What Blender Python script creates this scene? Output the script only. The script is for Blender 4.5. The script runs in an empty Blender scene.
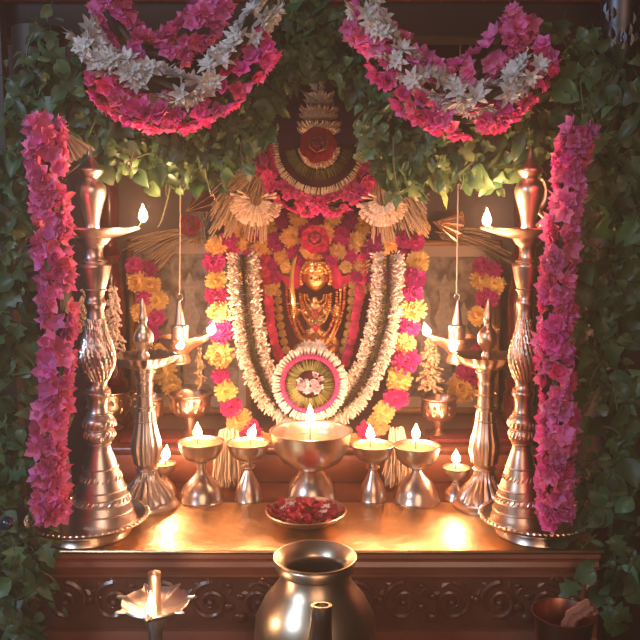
import bpy, math, random
from math import sin, cos, pi, radians, atan, tan, sqrt
from mathutils import Vector, Matrix, noise
random.seed(7)
R = random
SC = bpy.context.scene
COL = SC.collection
# ------------------------------------------------------------------ camera, world, light, exposure
FPX = 820.0; H = 0.35; PITCH = radians(7)
cam_d = bpy.data.cameras.new('camera'); cam = bpy.data.objects.new('camera', cam_d); COL.objects.link(cam)
cam.location = (0, 0, H); cam.rotation_euler = (pi/2 - PITCH, 0, 0)
cam_d.sensor_width = 36; cam_d.lens = 36*FPX/640; cam_d.clip_start = .01
SC.camera = cam
w = bpy.data.worlds.new('glow_haze_world'); SC.world = w; w.use_nodes = True
w.node_tree.nodes['Background'].inputs[0].default_value = (.62, .34, .22, 1)
w.node_tree.nodes['Background'].inputs[1].default_value = .09
hz = w.node_tree.nodes.new('ShaderNodeVolumeScatter')          # thin haze added for glow round the flames, mostly a lens effect
hz.inputs['Color'].default_value = (1, .88, .8, 1); hz.inputs['Density'].default_value = .11; hz.inputs['Anisotropy'].default_value = .4
w.node_tree.links.new(hz.outputs[0], w.node_tree.nodes['World Output'].inputs['Volume'])
def area(name, loc, target, size, power, color):
    l = bpy.data.lights.new(name, 'AREA'); l.size = size; l.energy = power; l.color = color
    o = bpy.data.objects.new(name, l); COL.objects.link(o); o.location = loc
    o.rotation_euler = (Vector(target) - Vector(loc)).to_track_quat('-Z', 'Y').to_euler()
area('window_daylight', (-1.15, -.25, .85), (-.3, .9, .25), .4, 7, (.62, .76, 1))
area('front_fill', (.25, -1.2, .75), (0, 1.0, .2), .9, 6.5, (1, .6, .42))  # added warm fill from behind the camera, not a lamp of the room
FLAME_W = .30; FLAME_C = (1, .50, .27)
SC.view_settings.view_transform = 'Standard'; SC.view_settings.look = 'None'
SC.view_settings.gamma = 1; SC.view_settings.use_curve_mapping = False
SC.view_settings.exposure = 0.9
try:
    SC.cycles.use_denoising = True; SC.cycles.sample_clamp_indirect = 4; SC.cycles.sample_clamp_direct = 0
    SC.cycles.max_bounces = 6; SC.cycles.blur_glossy = .6
except Exception: pass

# ------------------------------------------------------------------ pixel <-> place helpers
def depth(Y, z): return Y*cos(PITCH) + (H - z)*sin(PITCH)
def P(px, py, Y):
    u = (px - 320)/FPX; v = (320 - py)/FPX
    fy, fz = cos(PITCH) + v*sin(PITCH), -sin(PITCH) + v*cos(PITCH)
    k = Y/fy
    return Vector((u*k, Y, H + fz*k))
def S(py, Y): return depth(Y, P(320, py, Y).z)/FPX       # metres per pixel there
def GY(py, z=0): return (H - z)/tan(PITCH + atan((py - 320)/FPX))

# ------------------------------------------------------------------ materials
def mat(name, c, rough=.5, metal=0, var=0, trans=0, bump=0, bscale=200, noise_c=None, nscale=30, coat=0, sheen=0, island=False, hue=0):
    m = bpy.data.materials.new(name); m.use_nodes = True; nt = m.node_tree; N = nt.nodes; L = nt.links
    b = N['Principled BSDF']; b.inputs['Base Color'].default_value = (*c, 1); b.inputs['Roughness'].default_value = rough
    b.inputs['Metallic'].default_value = metal
    if coat: b.inputs['Coat Weight'].default_value = coat; b.inputs['Coat Roughness'].default_value = .15
    if sheen: b.inputs['Sheen Weight'].default_value = sheen
    col = None
    tc = N.new('ShaderNodeTexCoord')
    if noise_c:
        nz = N.new('ShaderNodeTexNoise'); nz.inputs['Scale'].default_value = nscale; nz.inputs['Detail'].default_value = 5
        L.new(tc.outputs['Object'], nz.inputs['Vector'])
        rp = N.new('ShaderNodeValToRGB'); rp.color_ramp.elements[0].position = .35; rp.color_ramp.elements[1].position = .65
        rp.color_ramp.elements[0].color = (*c, 1); rp.color_ramp.elements[1].color = (*noise_c, 1)
        L.new(nz.outputs['Fac'], rp.inputs['Fac']); col = rp.outputs['Color']
    if var or hue:
        hs = N.new('ShaderNodeHueSaturation')
        if col: L.new(col, hs.inputs['Color'])
        else: hs.inputs['Color'].default_value = (*c, 1)
        src = N.new('ShaderNodeNewGeometry').outputs['Random Per Island'] if island else N.new('ShaderNodeObjectInfo').outputs['Random']
        mr = N.new('ShaderNodeMapRange'); mr.inputs['To Min'].default_value = 1 - var; mr.inputs['To Max'].default_value = 1 + var
        L.new(src, mr.inputs['Value']); L.new(mr.outputs[0], hs.inputs['Value'])
        if hue:
            m2 = N.new('ShaderNodeMath'); m2.operation = 'MULTIPLY'; m2.inputs[1].default_value = 7.31; L.new(src, m2.inputs[0])
            m3 = N.new('ShaderNodeMath'); m3.operation = 'FRACT'; L.new(m2.outputs[0], m3.inputs[0])
            m4 = N.new('ShaderNodeMapRange'); m4.inputs['To Min'].default_value = .5 - hue; m4.inputs['To Max'].default_value = .5 + hue
            L.new(m3.outputs[0], m4.inputs['Value']); L.new(m4.outputs[0], hs.inputs['Hue'])
        col = hs.outputs['Color']
    if col: L.new(col, b.inputs['Base Color'])
    if bump:
        n2 = N.new('ShaderNodeTexNoise'); n2.inputs['Scale'].default_value = bscale; n2.inputs['Detail'].default_value = 3
        L.new(tc.outputs['Object'], n2.inputs['Vector'])
        bp = N.new('ShaderNodeBump'); bp.inputs['Strength'].default_value = bump; bp.inputs['Distance'].default_value = .002
        L.new(n2.outputs['Fac'], bp.inputs['Height']); L.new(bp.outputs[0], b.inputs['Normal'])
    if trans:
        t = N.new('ShaderNodeBsdfTranslucent'); mx = N.new('ShaderNodeMixShader'); mx.inputs[0].default_value = trans
        if col: L.new(col, t.inputs['Color'])
        else: t.inputs['Color'].default_value = (*c, 1)
        L.new(b.outputs[0], mx.inputs[1]); L.new(t.outputs[0], mx.inputs[2]); L.new(mx.outputs[0], N['Material Output'].inputs['Surface'])
    return m
M = {}
M['silver'] = mat('worn_bell_metal', (.84, .74, .68), .34, 1, bump=.12, bscale=90)
M['bronze'] = mat('warm_bronze', (.84, .58, .42), .36, 1, bump=.15, bscale=110)
M['pewter'] = mat('polished_bronze', (.76, .60, .48), .3, 1, bump=.05, bscale=60)
M['potmetal'] = mat('dull_brass', (.74, .60, .42), .33, 1, bump=.08, bscale=60)
M['sheet'] = mat('brass_sheet', (.86, .60, .33), .36, 1, bump=.9, bscale=38, noise_c=(.66, .44, .22), nscale=22)
M['gold'] = mat('gold', (.95, .60, .24), .3, 1, var=.25, island=True)
M['redgold'] = mat('red_gold_beads', (.75, .25, .12), .3, 1, var=.35, island=True)
M['goldbody'] = mat('gold_figure', (.85, .52, .22), .35, 1, bump=.3, bscale=300)
M['wood'] = mat('dark_carved_wood', (.12, .034, .018), .3, bump=.4, bscale=60, noise_c=(.18, .058, .03), nscale=25, coat=.5)
M['wood2'] = mat('mahogany_moulding', (.25, .07, .034), .4, bump=.2, bscale=40, noise_c=(.30, .10, .05), nscale=18, coat=.5)
M['redwood'] = mat('red_lacquered_wood', (.12, .014, .012), .25, coat=.5, noise_c=(.07, .01, .008), nscale=20)
M['maroonwood'] = mat('dull_maroon_wood', (.06, .014, .012), .7)
M['blackwood'] = mat('very_dark_wood', (.018, .009, .006), .55, noise_c=(.03, .013, .008), nscale=12)
M['wall'] = mat('beige_wall', (.82, .66, .56), .85, noise_c=(.76, .6, .5), nscale=6)
M['darkfloor'] = mat('dark_floor', (.03, .017, .012), .6, noise_c=(.045, .025, .018), nscale=8)
M['maroon'] = mat('maroon_cloth', (.06, .006, .012), .8, bump=.3, bscale=300, noise_c=(.09, .01, .02), nscale=40)
M['pink'] = mat('pink_petal', (.88, .22, .50), .55, var=.22, trans=.3, hue=.03)
M['hotpink'] = mat('hot_pink_petal', (.86, .11, .40), .55, var=.22, trans=.3, hue=.02)
M['white'] = mat('white_petal', (.80, .80, .78), .5, var=.1, trans=.25)
M['cream'] = mat('cream_petal', (.92, .80, .70), .6, var=.25, trans=.2, island=True)
M['creamrow'] = mat('cream_bud', (.9, .74, .52), .6, var=.12, island=True)
M['magenta'] = mat('magenta_bloom', (.58, .03, .25), .6, var=.2, trans=.15, hue=.015)
M['yellow'] = mat('yellow_bloom', (.88, .60, .23), .6, var=.14, trans=.15, hue=.012)
M['rose'] = mat('deep_red_rose', (.42, .008, .035), .6, var=.3, sheen=.4)
M['rosepink'] = mat('magenta_rose_petal', (.62, .01, .10), .6, var=.2, sheen=.4)
M['roseisle'] = mat('loose_rose_petal', (.45, .008, .04), .55, var=.35, island=True)
M['leaf'] = mat('green_leaf', (.075, .155, .06), .42, var=.4, trans=.22, hue=.03)
M['leafdark'] = mat('dark_green_leaf', (.05, .105, .042), .45, var=.4, trans=.22, hue=.03)
M['leaflight'] = mat('light_green_leaf', (.14, .23, .08), .45, var=.4, trans=.3, hue=.035)
M['stem'] = mat('leaf_stem', (.10, .11, .05), .6)
M['stemdark'] = mat('dark_flower_stem', (.07, .055, .025), .7, var=.4, island=True)
M['greenfringe'] = mat('green_fringe', (.22, .22, .06), .7, var=.4, island=True)
M['straw'] = mat('dry_straw', (.52, .36, .22), .75, var=.35, island=True)
M['strawlight'] = mat('pale_straw', (.74, .58, .42), .75, var=.25, island=True)
M['tan'] = mat('tan_petal', (.86, .66, .50), .7, var=.3, island=True)
M['framewood'] = mat('gilt_frame', (.48, .25, .09), .4, .2, noise_c=(.36, .18, .07), nscale=30)
M['mount'] = mat('picture_mount', (.58, .46, .38), .8)
M['ghee'] = mat('melted_ghee', (.34, .16, .075), .25)
M['wick'] = mat('burnt_wick', (.22, .14, .08), .9)
M['cotton'] = mat('cotton_cord', (.75, .62, .5), .85)
M['dark'] = mat('dark_liquid', (.02, .014, .01), .1)
M['lilac'] = mat('pale_lilac_petal', (.85, .68, .74), .6, var=.3, trans=.2)
M['gem'] = mat('red_gem', (.6, .01, .05), .1, coat=1)
M['bluebead'] = mat('blue_black_glaze', (.02, .03, .06), .08, coat=1)
M['paleleaf'] = mat('pale_translucent_leaf', (.45, .42, .36), .4, trans=.4)
M['redcloth'] = mat('red_cloth', (.16, .012, .012), .8, bump=.2)
def picture_mat():
    m = mat('picture_print', (.12, .10, .09), .35)
    nt = m.node_tree; N = nt.nodes; L = nt.links; b = N['Principled BSDF']
    tc = N.new('ShaderNodeTexCoord'); v = N.new('ShaderNodeTexNoise'); v.inputs['Scale'].default_value = 55; v.inputs['Detail'].default_value = 6
    v.inputs['Distortion'].default_value = .3
    rp = N.new('ShaderNodeValToRGB'); e = rp.color_ramp.elements; e[0].position = .38; e[0].color = (.10, .075, .06, 1); e[1].position = .68; e[1].color = (.42, .35, .28, 1)
    L.new(tc.outputs['Object'], v.inputs['Vector']); L.new(v.outputs['Fac'], rp.inputs['Fac']); L.new(rp.outputs[0], b.inputs['Base Color'])
    b.inputs['Coat Weight'].default_value = .4
    return m
M['print'] = picture_mat()
M['printfig'] = mat('printed_grey_figure', (.30, .26, .22), .4, noise_c=(.45, .38, .32), nscale=150)
def emis(name, c, s):          # glowing gas: gives light and lets light through
    m = bpy.data.materials.new(name); m.use_nodes = True; nt = m.node_tree; nt.nodes.remove(nt.nodes['Principled BSDF'])
    e = nt.nodes.new('ShaderNodeEmission'); e.inputs[0].default_value = (*c, 1); e.inputs[1].default_value = s
    t = nt.nodes.new('ShaderNodeBsdfTransparent'); a = nt.nodes.new('ShaderNodeAddShader')
    nt.links.new(e.outputs[0], a.inputs[0]); nt.links.new(t.outputs[0], a.inputs[1]); nt.links.new(a.outputs[0], nt.nodes['Material Output'].inputs['Surface'])
    return m
M['flame'] = emis('flame', (1, .72, .38), 9)

# ------------------------------------------------------------------ mesh building
WL = {}
class MB:
    def __init__(s): s.v = []; s.f = []
    def add(s, vs, fs, mtx=None):
        o = len(s.v)
        s.v += [tuple(mtx @ Vector(v)) if mtx else tuple(v) for v in vs]
        s.f += [tuple(i + o for i in f) for f in fs]; return s
    def box(s, lo, hi, bevel=0):
        x0, y0, z0 = lo; x1, y1, z1 = hi
        if bevel:
            b = bevel; vs = []; fs = []
            ring = [(x0+b, y0), (x1-b, y0), (x1, y0+b), (x1, y1-b), (x1-b, y1), (x0+b, y1), (x0, y1-b), (x0, y0+b)]
            cxm, cym = (x0+x1)/2, (y0+y1)/2
            def ins(p): return (p[0] + (b if p[0] < cxm else -b)*.7, p[1] + (b if p[1] < cym else -b)*.7)
            for z, q in ((z0, [ins(p) for p in ring]), (z0+b, ring), (z1-b, ring), (z1, [ins(p) for p in ring])):
                vs += [(p[0], p[1], z) for p in q]
            for k in range(3):
                for i in range(8): fs.append((k*8+i, k*8+(i+1) % 8, k*8+8+(i+1) % 8, k*8+8+i))
            fs.append(tuple(range(7, -1, -1))); fs.append(tuple(range(24, 32)))
            return s.add(vs, fs)
        vs = [(x, y, z) for z in (z0, z1) for y in (y0, y1) for x in (x0, x1)]
        return s.add(vs, [(0, 2, 3, 1), (4, 5, 7, 6), (0, 1, 5, 4), (2, 6, 7, 3), (0, 4, 6, 2), (1, 3, 7, 5)])
    def lathe(s, prof, c=(0, 0, 0), seg=36, flute=None, cap=True, twist=0):
        """prof [(r,z)]; flute=(n,amp,z0,z1)"""
        vs = []; fs = []; n = len(prof)
        for r, z in prof:
            for i in range(seg):
                a = 2*pi*i/seg; rr = r
                if flute and flute[2] <= z <= flute[3]: rr = r*(1 + flute[1]*abs(cos(flute[0]*.5*(a + twist*z))) - flute[1]*.5)
                vs.append((c[0] + rr*cos(a), c[1] + rr*sin(a), c[2] + z))
        for k in range(n-1):
            for i in range(seg):
                j = (i+1) % seg; fs.append((k*seg+i, k*seg+j, (k+1)*seg+j, (k+1)*seg+i))
        if cap:
            if prof[0][0] > 1e-5: fs.append(tuple(range(seg-1, -1, -1)))
            if prof[-1][0] > 1e-5: fs.append(tuple((n-1)*seg+i for i in range(seg)))
        return s.add(vs, fs)
    def tube(s, pts, r, n=6, cap=True):
        pts = [Vector(p) for p in pts]; m = len(pts)
        rs = r if isinstance(r, (list, tuple)) else [r]*m
        vs = []; fs = []; up = Vector((0, 0, 1)); 
        t0 = (pts[1]-pts[0]).normalized()
        a = t0.cross(up) if abs(t0.z) < .9 else t0.cross(Vector((1, 0, 0)))
        a.normalize()
        for i in range(m):
            t = (pts[min(i+1, m-1)] - pts[max(i-1, 0)]).normalized()
            a = (a - t*a.dot(t)).normalized(); b = t.cross(a)
            for k in range(n):
                q = 2*pi*k/n; vs.append(tuple(pts[i] + (a*cos(q) + b*sin(q))*rs[i]))
        for i in range(m-1):
            for k in range(n):
                j = (k+1) % n; fs.append((i*n+k, i*n+j, (i+1)*n+j, (i+1)*n+k))
        if cap: fs.append(tuple(range(n-1, -1, -1))); fs.append(tuple((m-1)*n+k for k in range(n)))
        return s.add(vs, fs)
    def ball(s, c, r, u=8, v=6, sc=(1, 1, 1), rot=None):
        vs = [(0, 0, r*sc[2])]; fs = []
        for i in range(1, v):
            p = pi*i/v
            for k in range(u):
                q = 2*pi*k/u; vs.append((r*sc[0]*sin(p)*cos(q), r*sc[1]*sin(p)*sin(q), r*sc[2]*cos(p)))
        vs.append((0, 0, -r*sc[2]))
        for k in range(u): fs.append((0, 1+k, 1+(k+1) % u))
        for i in range(v-2):
            for k in range(u):
                a = 1+i*u+k; b = 1+i*u+(k+1) % u; fs.append((a, a+u, b+u, b))
        e = len(vs)-1; o = 1+(v-2)*u
        for k in range(u): fs.append((e, o+(k+1) % u, o+k))
        mt = Matrix.Translation(Vector(c))
        if rot: mt = mt @ rot
        return s.add(vs, fs, mt)
    def bud(s, p0, p1, w, n=5):
        """a little bud: closed spindle"""
        p0 = Vector(p0); p1 = Vector(p1)
        return s.tube([p0, p0.lerp(p1, .35), p0.lerp(p1, .8), p1], [w*.35, w*.6, w, w*.3], n)
    def spike(s, p0, p1, w, n=3, tip=.25):
        return s.tube([p0, p1], [w, w*tip], n)
    def petal(s, L, W, curl, cup, mtx, rows=4, tipw=0., wmax=.55, ruffle=0):
        vs = []; fs = []
        for i in range(rows+1):
            t = i/rows
            wv = W*.5*(sin(pi*min(1, t**(.9)*.93 + .07))**.75 if tipw == 0 else (sin(pi*min(.5, t*.5/wmax)) if t < wmax else 1-(1-tipw)*((t-wmax)/(1-wmax))**2))
            x = L*t; z = curl*L*t*t
            for j in (-1, 0, 1):
                zz = z + cup*abs(j)*wv + ruffle*L*R.uniform(-1, 1)*(j != 0)*t
                vs.append((x, j*wv, zz))
        for i in range(rows):
            for j in range(2):
                a = i*3+j; fs.append((a, a+3, a+4, a+1))
        return s.add(vs, fs, mtx)
    def mesh(s, name, smooth=True, origin=(0, 0, 0), sharp=radians(40)):
        me = bpy.data.meshes.new(name); o = Vector(origin)
        me.from_pydata([tuple(Vector(v) - o) for v in s.v], [], s.f); me.validate(); me.update()
        if smooth:
            me.polygons.foreach_set('use_smooth', [True]*len(me.polygons))
            if sharp: me.set_sharp_from_angle(angle=sharp)
        return me
    def obj(s, name, m, parent=None, origin=None, smooth=True, kind=None, label=None, sharp=radians(40)):
        o = Vector(origin) if origin is not None else (WL[parent.name] if parent else Vector((0, 0, 0)))
        return place(name, s.mesh(name, smooth, o, sharp), m, parent, o, kind=kind, label=label)
def place(name, me, m, parent, wpos, rot=None, sc=1, kind=None, label=None):
    if m and not me.materials: me.materials.append(M[m] if isinstance(m, str) else m)
    ob = bpy.data.objects.new(name, me); COL.objects.link(ob); wpos = Vector(wpos)
    if parent is not None: ob.parent = parent; ob.location = wpos - WL[parent.name]
    else: ob.location = wpos
    if rot is not None: ob.rotation_euler = rot.to_euler()
    if sc != 1: ob.scale = (sc, sc, sc)
    WL[ob.name] = wpos
    if kind: ob['kind'] = kind
    if label: ob['label'] = label
    return ob
def thing(name, label, cat, loc, group=None):
    o = bpy.data.objects.new(name, None); COL.objects.link(o); o.location = loc; o.empty_display_size = .02
    WL[o.name] = Vector(loc); o['label'] = label; o['category'] = cat
    if group: o['group'] = group
    return o
def tag(o, label, cat, group=None):
    o['label'] = label; o['category'] = cat
    if group: o['group'] = group
    return o
def struct(o): o['kind'] = 'structure'; return o
def spline(pts, n):
    """Catmull-Rom through vectors, n samples"""
    pts = [Vector(p) for p in pts]; q = [pts[0]*2-pts[1]] + pts + [pts[-1]*2-pts[-2]]; out = []
    m = len(pts)-1
    for i in range(n):
        u = i/(n-1)*m; k = min(int(u), m-1); t = u-k
        a, b, c, d = q[k:k+4]
        out.append(.5*((2*b) + (c-a)*t + (2*a-5*b+4*c-d)*t*t + (3*b-a-3*c+d)*t**3))
    return out
def ppath(pp, n, Y=None):
    return spline([P(p[0], p[1], p[2] if len(p) > 2 else Y) for p in pp], n)
def Rz(a): return Matrix.Rotation(a, 4, 'Z')
def Ry(a): return Matrix.Rotation(a, 4, 'Y')
def Rx(a): return Matrix.Rotation(a, 4, 'X')
def face_rot(nrm, spin=None):
    q = Vector(nrm).to_track_quat('Z', 'Y').to_matrix().to_4x4()
    return q @ Rz(R.uniform(0, 2*pi) if spin is None else spin)

# ------------------------------------------------------------------ flower meshes (shared)
def rnd_flower(petals, L, W, tilt, curl, cup, name, mtl, rows=4, layers=1, ruffle=0, centre=None):
    mb = MB()
    for l in range(layers):
        for k in range(petals):
            a = 2*pi*(k + .5*l)/petals + R.uniform(-.15, .15)
            mb.petal(L*(1-.25*l)*R.uniform(.85, 1.1), W*R.uniform(.85, 1.1), curl+R.uniform(-.15, .15), cup,
                     Rz(a) @ Ry(-(tilt + l*.45 + R.uniform(-.15, .15))), rows, ruffle=ruffle)
    me = mb.mesh(name, sharp=None); me.materials.append(M[mtl]); return me
PINK = [rnd_flower(5, .0115, .0085, .45, R.uniform(-.1, .3), .25, 'pink_flower', 'pink', 3, 2 if i % 2 else 1, .06) for i in range(6)]
HOT = [rnd_flower(5, .0115, .0095, .45, R.uniform(-.1, .3), .25, 'hot_pink_flower', 'hotpink', 3, 2, .06) for i in range(4)]
WHITE = [rnd_flower(6, .0135, .0052, .35, -.1+R.uniform(-.2, .2), .35, 'white_flower', 'white', 4, 2, .02) for i in range(5)]
LILAC = [rnd_flower(6, .009, .006, .6, .2, .3, 'lilac_flower', 'lilac', 3, 2, .04) for i in range(3)]
CREAMF = []
def chrys(name, mtl, r):
    mb = MB(); mb.ball((0, 0, 0), r*.62, 8, 5)
    for el, n, l in ((-.5, 14, .95), (-.2, 18, 1.), (.05, 18, 1.), (.3, 17, .98), (.55, 15, .95), (.8, 12, .9), (1.05, 9, .86), (1.3, 5, .82), (1.5, 2, .8)):
        for k in range(n):
            a = 2*pi*k/n + el*5 + R.uniform(-.1, .1)
            mb.petal(r*l*R.uniform(.8, 1.08), r*.3, R.uniform(.0, .35), .3, Rz(a) @ Ry(-(el+R.uniform(-.14, .14))), 2, tipw=.6, wmax=.7)
    me = mb.mesh(name, sharp=None); me.materials.append(M[mtl]); return me
CM = [chrys('magenta_chrysanthemum', 'magenta', .013) for i in range(2)]
CY = [chrys('yellow_chrysanthemum', 'yellow', .013) for i in range(2)]
def leaf_mesh(kind, mtl):
    mb = MB(); L = .026
    outl = {'oval': [(0, .04), (.15, .26), (.4, .40), (.65, .34), (.85, .18), (1, .0)],
            'lance': [(0, .03), (.15, .14), (.4, .22), (.65, .19), (.85, .1), (1, .0)],
            'lobed': [(0, .05), (.12, .42), (.28, .24), (.45, .40), (.62, .17), (.78, .20), (1, .0)],
            'heart': [(-.08, .16), (.02, .38), (.22, .46), (.5, .36), (.78, .17), (1, 0)]}[kind]
    vs = []; fs = []; dr = R.uniform(.2, .55); tw = R.uniform(-.5, .5); fold = R.uniform(.25, .6)
    for t, wv in outl:
        x = L*t*(1-.15*dr*t); z = -dr*L*t*t
        for j in (-1, -.5, 0, .5, 1):
            y = j*wv*L; zz = z + fold*abs(j)*wv*L*(.8) + sin(t*9+j*2)*.02*L*abs(j)*2
            a = tw*t; vs.append((x, y*cos(a) - 0, zz + y*sin(a)))
    for i in range(len(outl)-1):
        for j in range(4):
            a = i*5+j; fs.append((a, a+5, a+6, a+1))
    mb.add(vs, fs); mb.tube([(-.010, 0, .001), (-.004, 0, .0005), (.004, 0, 0)], .0005, 4)
    me = mb.mesh('leaf', sharp=None); me.materials.append(M[mtl]); return me
LEAF = {}
for mt_ in ('leaf', 'leafdark', 'leaflight'):
    LEAF[mt_] = [leaf_mesh(k, mt_) for k in ('oval', 'lance', 'lobed', 'heart', 'oval', 'lobed')]

# ------------------------------------------------------------------ room shell and shrine frame
mb = MB().box((-1.6, 1.46, -.7), (1.6, 1.52, 1.4)); struct(mb.obj('wall_back', 'wall', smooth=False))
mb = MB().box((-1.6, -.2, -.75), (1.6, 1.52, -.7)); struct(mb.obj('floor', 'darkfloor', smooth=False))
AX0, AX1 = -.322, .300; AY = .84
altar = thing('carved_altar_table', 'dark carved wooden altar table with brass sheet along its front edge', 'table', ((AX0+AX1)/2, .97, -.70))
MB().box((AX0, AY+.012, -.70), (AX1, 1.44, -.0045)).obj('body', 'wood', altar, smooth=False)
MB().box((AX0-.004, AY-.004, -.0042), (AX1+.004, .987, 0), .0012).obj('brass_sheet', 'sheet', altar, label='brass sheet')
def moulding(prof, name, mtl, x0, x1, parent):
    mb = MB(); vs = [(x, y, z) for x in (x0, x1) for y, z in prof]; n = len(prof)
    fs = [(i, i+1, n+i+1, n+i) for i in range(n-1)] + [tuple(range(n-1, -1, -1)), tuple(range(n, 2*n))]
    return mb.add(vs, fs).obj(name, mtl, parent, sharp=radians(30))
Yb = AY+.03
moulding([(Yb, -.0043), (AY, -.0043), (AY-.001, -.010), (AY+.003, -.013), (AY+.004, -.016), (AY+.002, -.021), (AY+.005, -.026), (AY+.010, -.028),
          (AY+.010, -.030), (AY+.006, -.031), (AY+.006, -.034), (Yb, -.034)], 'moulding', 'wood2', AX0, AX1, altar)
moulding([(Yb, -.096), (AY+.006, -.096), (AY+.002, -.100), (AY-.004, -.104), (AY-.006, -.112), (AY-.006, -.13), (Yb, -.13)], 'moulding', 'wood2', AX0, AX1, altar)
def scroll(mb, cx, cz, r, hand, turns=1.6, y=AY+.012):
    pts = []; rs = []
    for i in range(26):
        t = i/25; a = pi*.5 + hand*2*pi*turns*t; q = r*(1-.82*t)
        pts.append((cx + q*cos(a), y - .001 - .003*t, cz + q*sin(a))); rs.append(.0036*(1-.45*t))
    mb.tube(pts, rs, 6); mb.ball((cx, y-.004, cz), .0045, 8, 6)
fx = AX0+.045
k = 0
while fx < AX1-.03:
    mb = MB(); hand = 1 if k % 2 else -1
    scroll(mb, fx, -.064, .0225, hand)
    for q in range(5):
        a = pi*(.15 + .17*q) if hand > 0 else pi*(.85 - .17*q)
        mb.petal(.014, .009, -.2, -.4, Matrix.Translation((fx+.024*cos(a)*hand*.9, AY+.0105, -.066+.020*sin(a))) @ Rx(pi/2) @ Rz(a+.5*hand), 3)
    mb.obj('carved_scroll', 'wood', altar)
    if k % 2 == 0:
        mb = MB()
        for q in range(6):
            mb.petal(.012, .0075, -.2, -.5, Matrix.Translation((fx+.027, AY+.009, -.060)) @ Rx(pi/2) @ Rz(q*pi/3), 3)
        mb.ball((fx+.027, AY+.008, -.060), .0045)
        mb.obj('carved_rosette', 'wood', altar)
    else:
        mb = MB()
        for q in range(4):
            s_ = .022 - q*.004
            mb.ball((fx+.026 + (-1)**q*.006, AY+.0105, -.082+q*.012), s_*.34, 8, 5, (1.1, .5, .8))
        mb.obj('carved_leaf_spray', 'wood', altar)
    fx += .0525; k += 1
for x in (AX0+.008, AX1-.008):
    MB().box((x-.008, AY-.002, -.10), (x+.008, AY+.02, -.034), .002).obj('corner_post', 'wood2', altar)
# raised rear platform
plat = thing('rear_platform', 'raised dark wooden platform under the idol behind the row of cups', 'platform', (-.01, 1.26, -.004))
MB().box((-.31, 1.075, -.004), (.29, 1.44, .045), .002).obj('platform_block', 'wood2', plat)
MB().box((-.312, 1.071, .036), (.292, 1.08, .0465), .0015).obj('edge_strip', 'wood', plat)
o = MB().box((-.275, 1.09, .0465), (-.15, 1.15, .052), .002).obj('folded_cloth', 'redcloth'); tag(o, 'folded red cloth on the platform behind the left lamps', 'cloth')
o = MB().box((.15, 1.09, .0465), (.265, 1.15, .052), .002).obj('folded_cloth', 'redcloth'); tag(o, 'folded red cloth on the platform behind the right lamps', 'cloth')
o = MB().box((-.55, .30, -.16), (.55, .822, -.13), .004).obj('front_table', 'blackwood'); tag(o, 'low dark table in front of the altar carrying the brass pot', 'table')
for x in (-.5, .5):
    for y in (.34, .78):
        MB().lathe([(.018, -.70), (.014, -.6), (.02, -.4), (.016, -.16)], (x, y, 0), 12).obj('leg', 'blackwood', o)
# canopy header, outer posts
can = thing('shrine_canopy', 'dark wooden shrine canopy with posts behind the leaves and garlands', 'shrine', (0, 1.2, -.70))
zt = P(320, 38, .99).z
MB().box((-.46, .99, zt), (.46, 1.03, zt+.16), .003).obj('header_board', 'blackwood', can)
MB().box((-.44, .975, zt+.04), (.44, .995, zt+.055), .003).obj('header_moulding', 'wood', can)
MB().box((-.46, 1.02, zt+.10), (.46, 1.44, zt+.16)).obj('canopy_roof', 'blackwood', can)
MB().box((-.31, 1.36, zt-.005), (.31, 1.38, zt+.10)).obj('rear_board', 'blackwood', can)
for x in (-.42, .40):
    MB().box((x-.09 if x < 0 else x-.05, .97, -.70), (x+.09 if x > 0 else x+.055, .99, zt+.10)).obj('side_screen', 'blackwood', can)
for px0, px1 in ((-60, 112), (522, 572)):  # dark panels added to hide the daylit wall in the side gaps
    a = P(px0, 300, 1.30).x; b = P(px1, 300, 1.30).x
    MB().box((a, 1.30, -.69), (b, 1.315, zt+.10)).obj('gap_cover_panel', 'maroonwood', can, smooth=False)
def turned(cx, Y, z0, z1, r, parent, name, mtl, seg=20):
    Lz = z1-z0; pr = []
    for t, k in ((0, 1.3), (.03, 1.3), (.035, 1.), (.06, 1.25), (.08, .7), (.14, .9), (.24, 1.15), (.33, .9), (.36, .6), (.38, 1.), (.40, .6), (.44, .75), (.52, .9), (.60, .75), (.63, .55),
                 (.65, 1.05), (.67, .55), (.72, 1.), (.78, 1.15), (.84, .8), (.87, .6), (.89, 1.1), (.91, .8), (.94, 1.3), (1, 1.3)):
        pr.append((r*k, z0+Lz*t))
    return MB().lathe(spline_prof(pr, 2), (cx, Y, 0), seg).obj(name, mtl, parent)
def spline_prof(pr, sub=3):
    v = spline([(a, b, 0) for a, b in pr], (len(pr)-1)*sub+1); return [(max(p.x, 0), p.y) for p in v]
for px in (40, 618):
    x = P(px, 100, .94).x
    turned(x, .945, -.70, zt, .022, can, 'post', 'blackwood')
xs = P(620, 20, .90).x; za = P(620, 68, .90).z
cap_ = MB().lathe([(.012, za), (.016, za+.008), (.019, za+.02), (.017, za+.03), (.02, za+.04), (.021, za+.09), (.018, za+.10), (.022, za+.11)], (xs, .90, 0), 24)
for q in range(40):
    a = R.uniform(pi, 2*pi); z = za + R.uniform(.01, .10)
    cap_.petal(.012, .006, .1, -.4, Matrix.Translation((xs+.0205*cos(a), .90+.0205*sin(a), z)) @ Rz(a) @ Ry(R.uniform(-1.9, -1.2)), 3)
o = cap_.obj('post_capital', mat('tarnished_silver', (.09, .09, .10), .4, 1), can, label='embossed silver capital')
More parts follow.
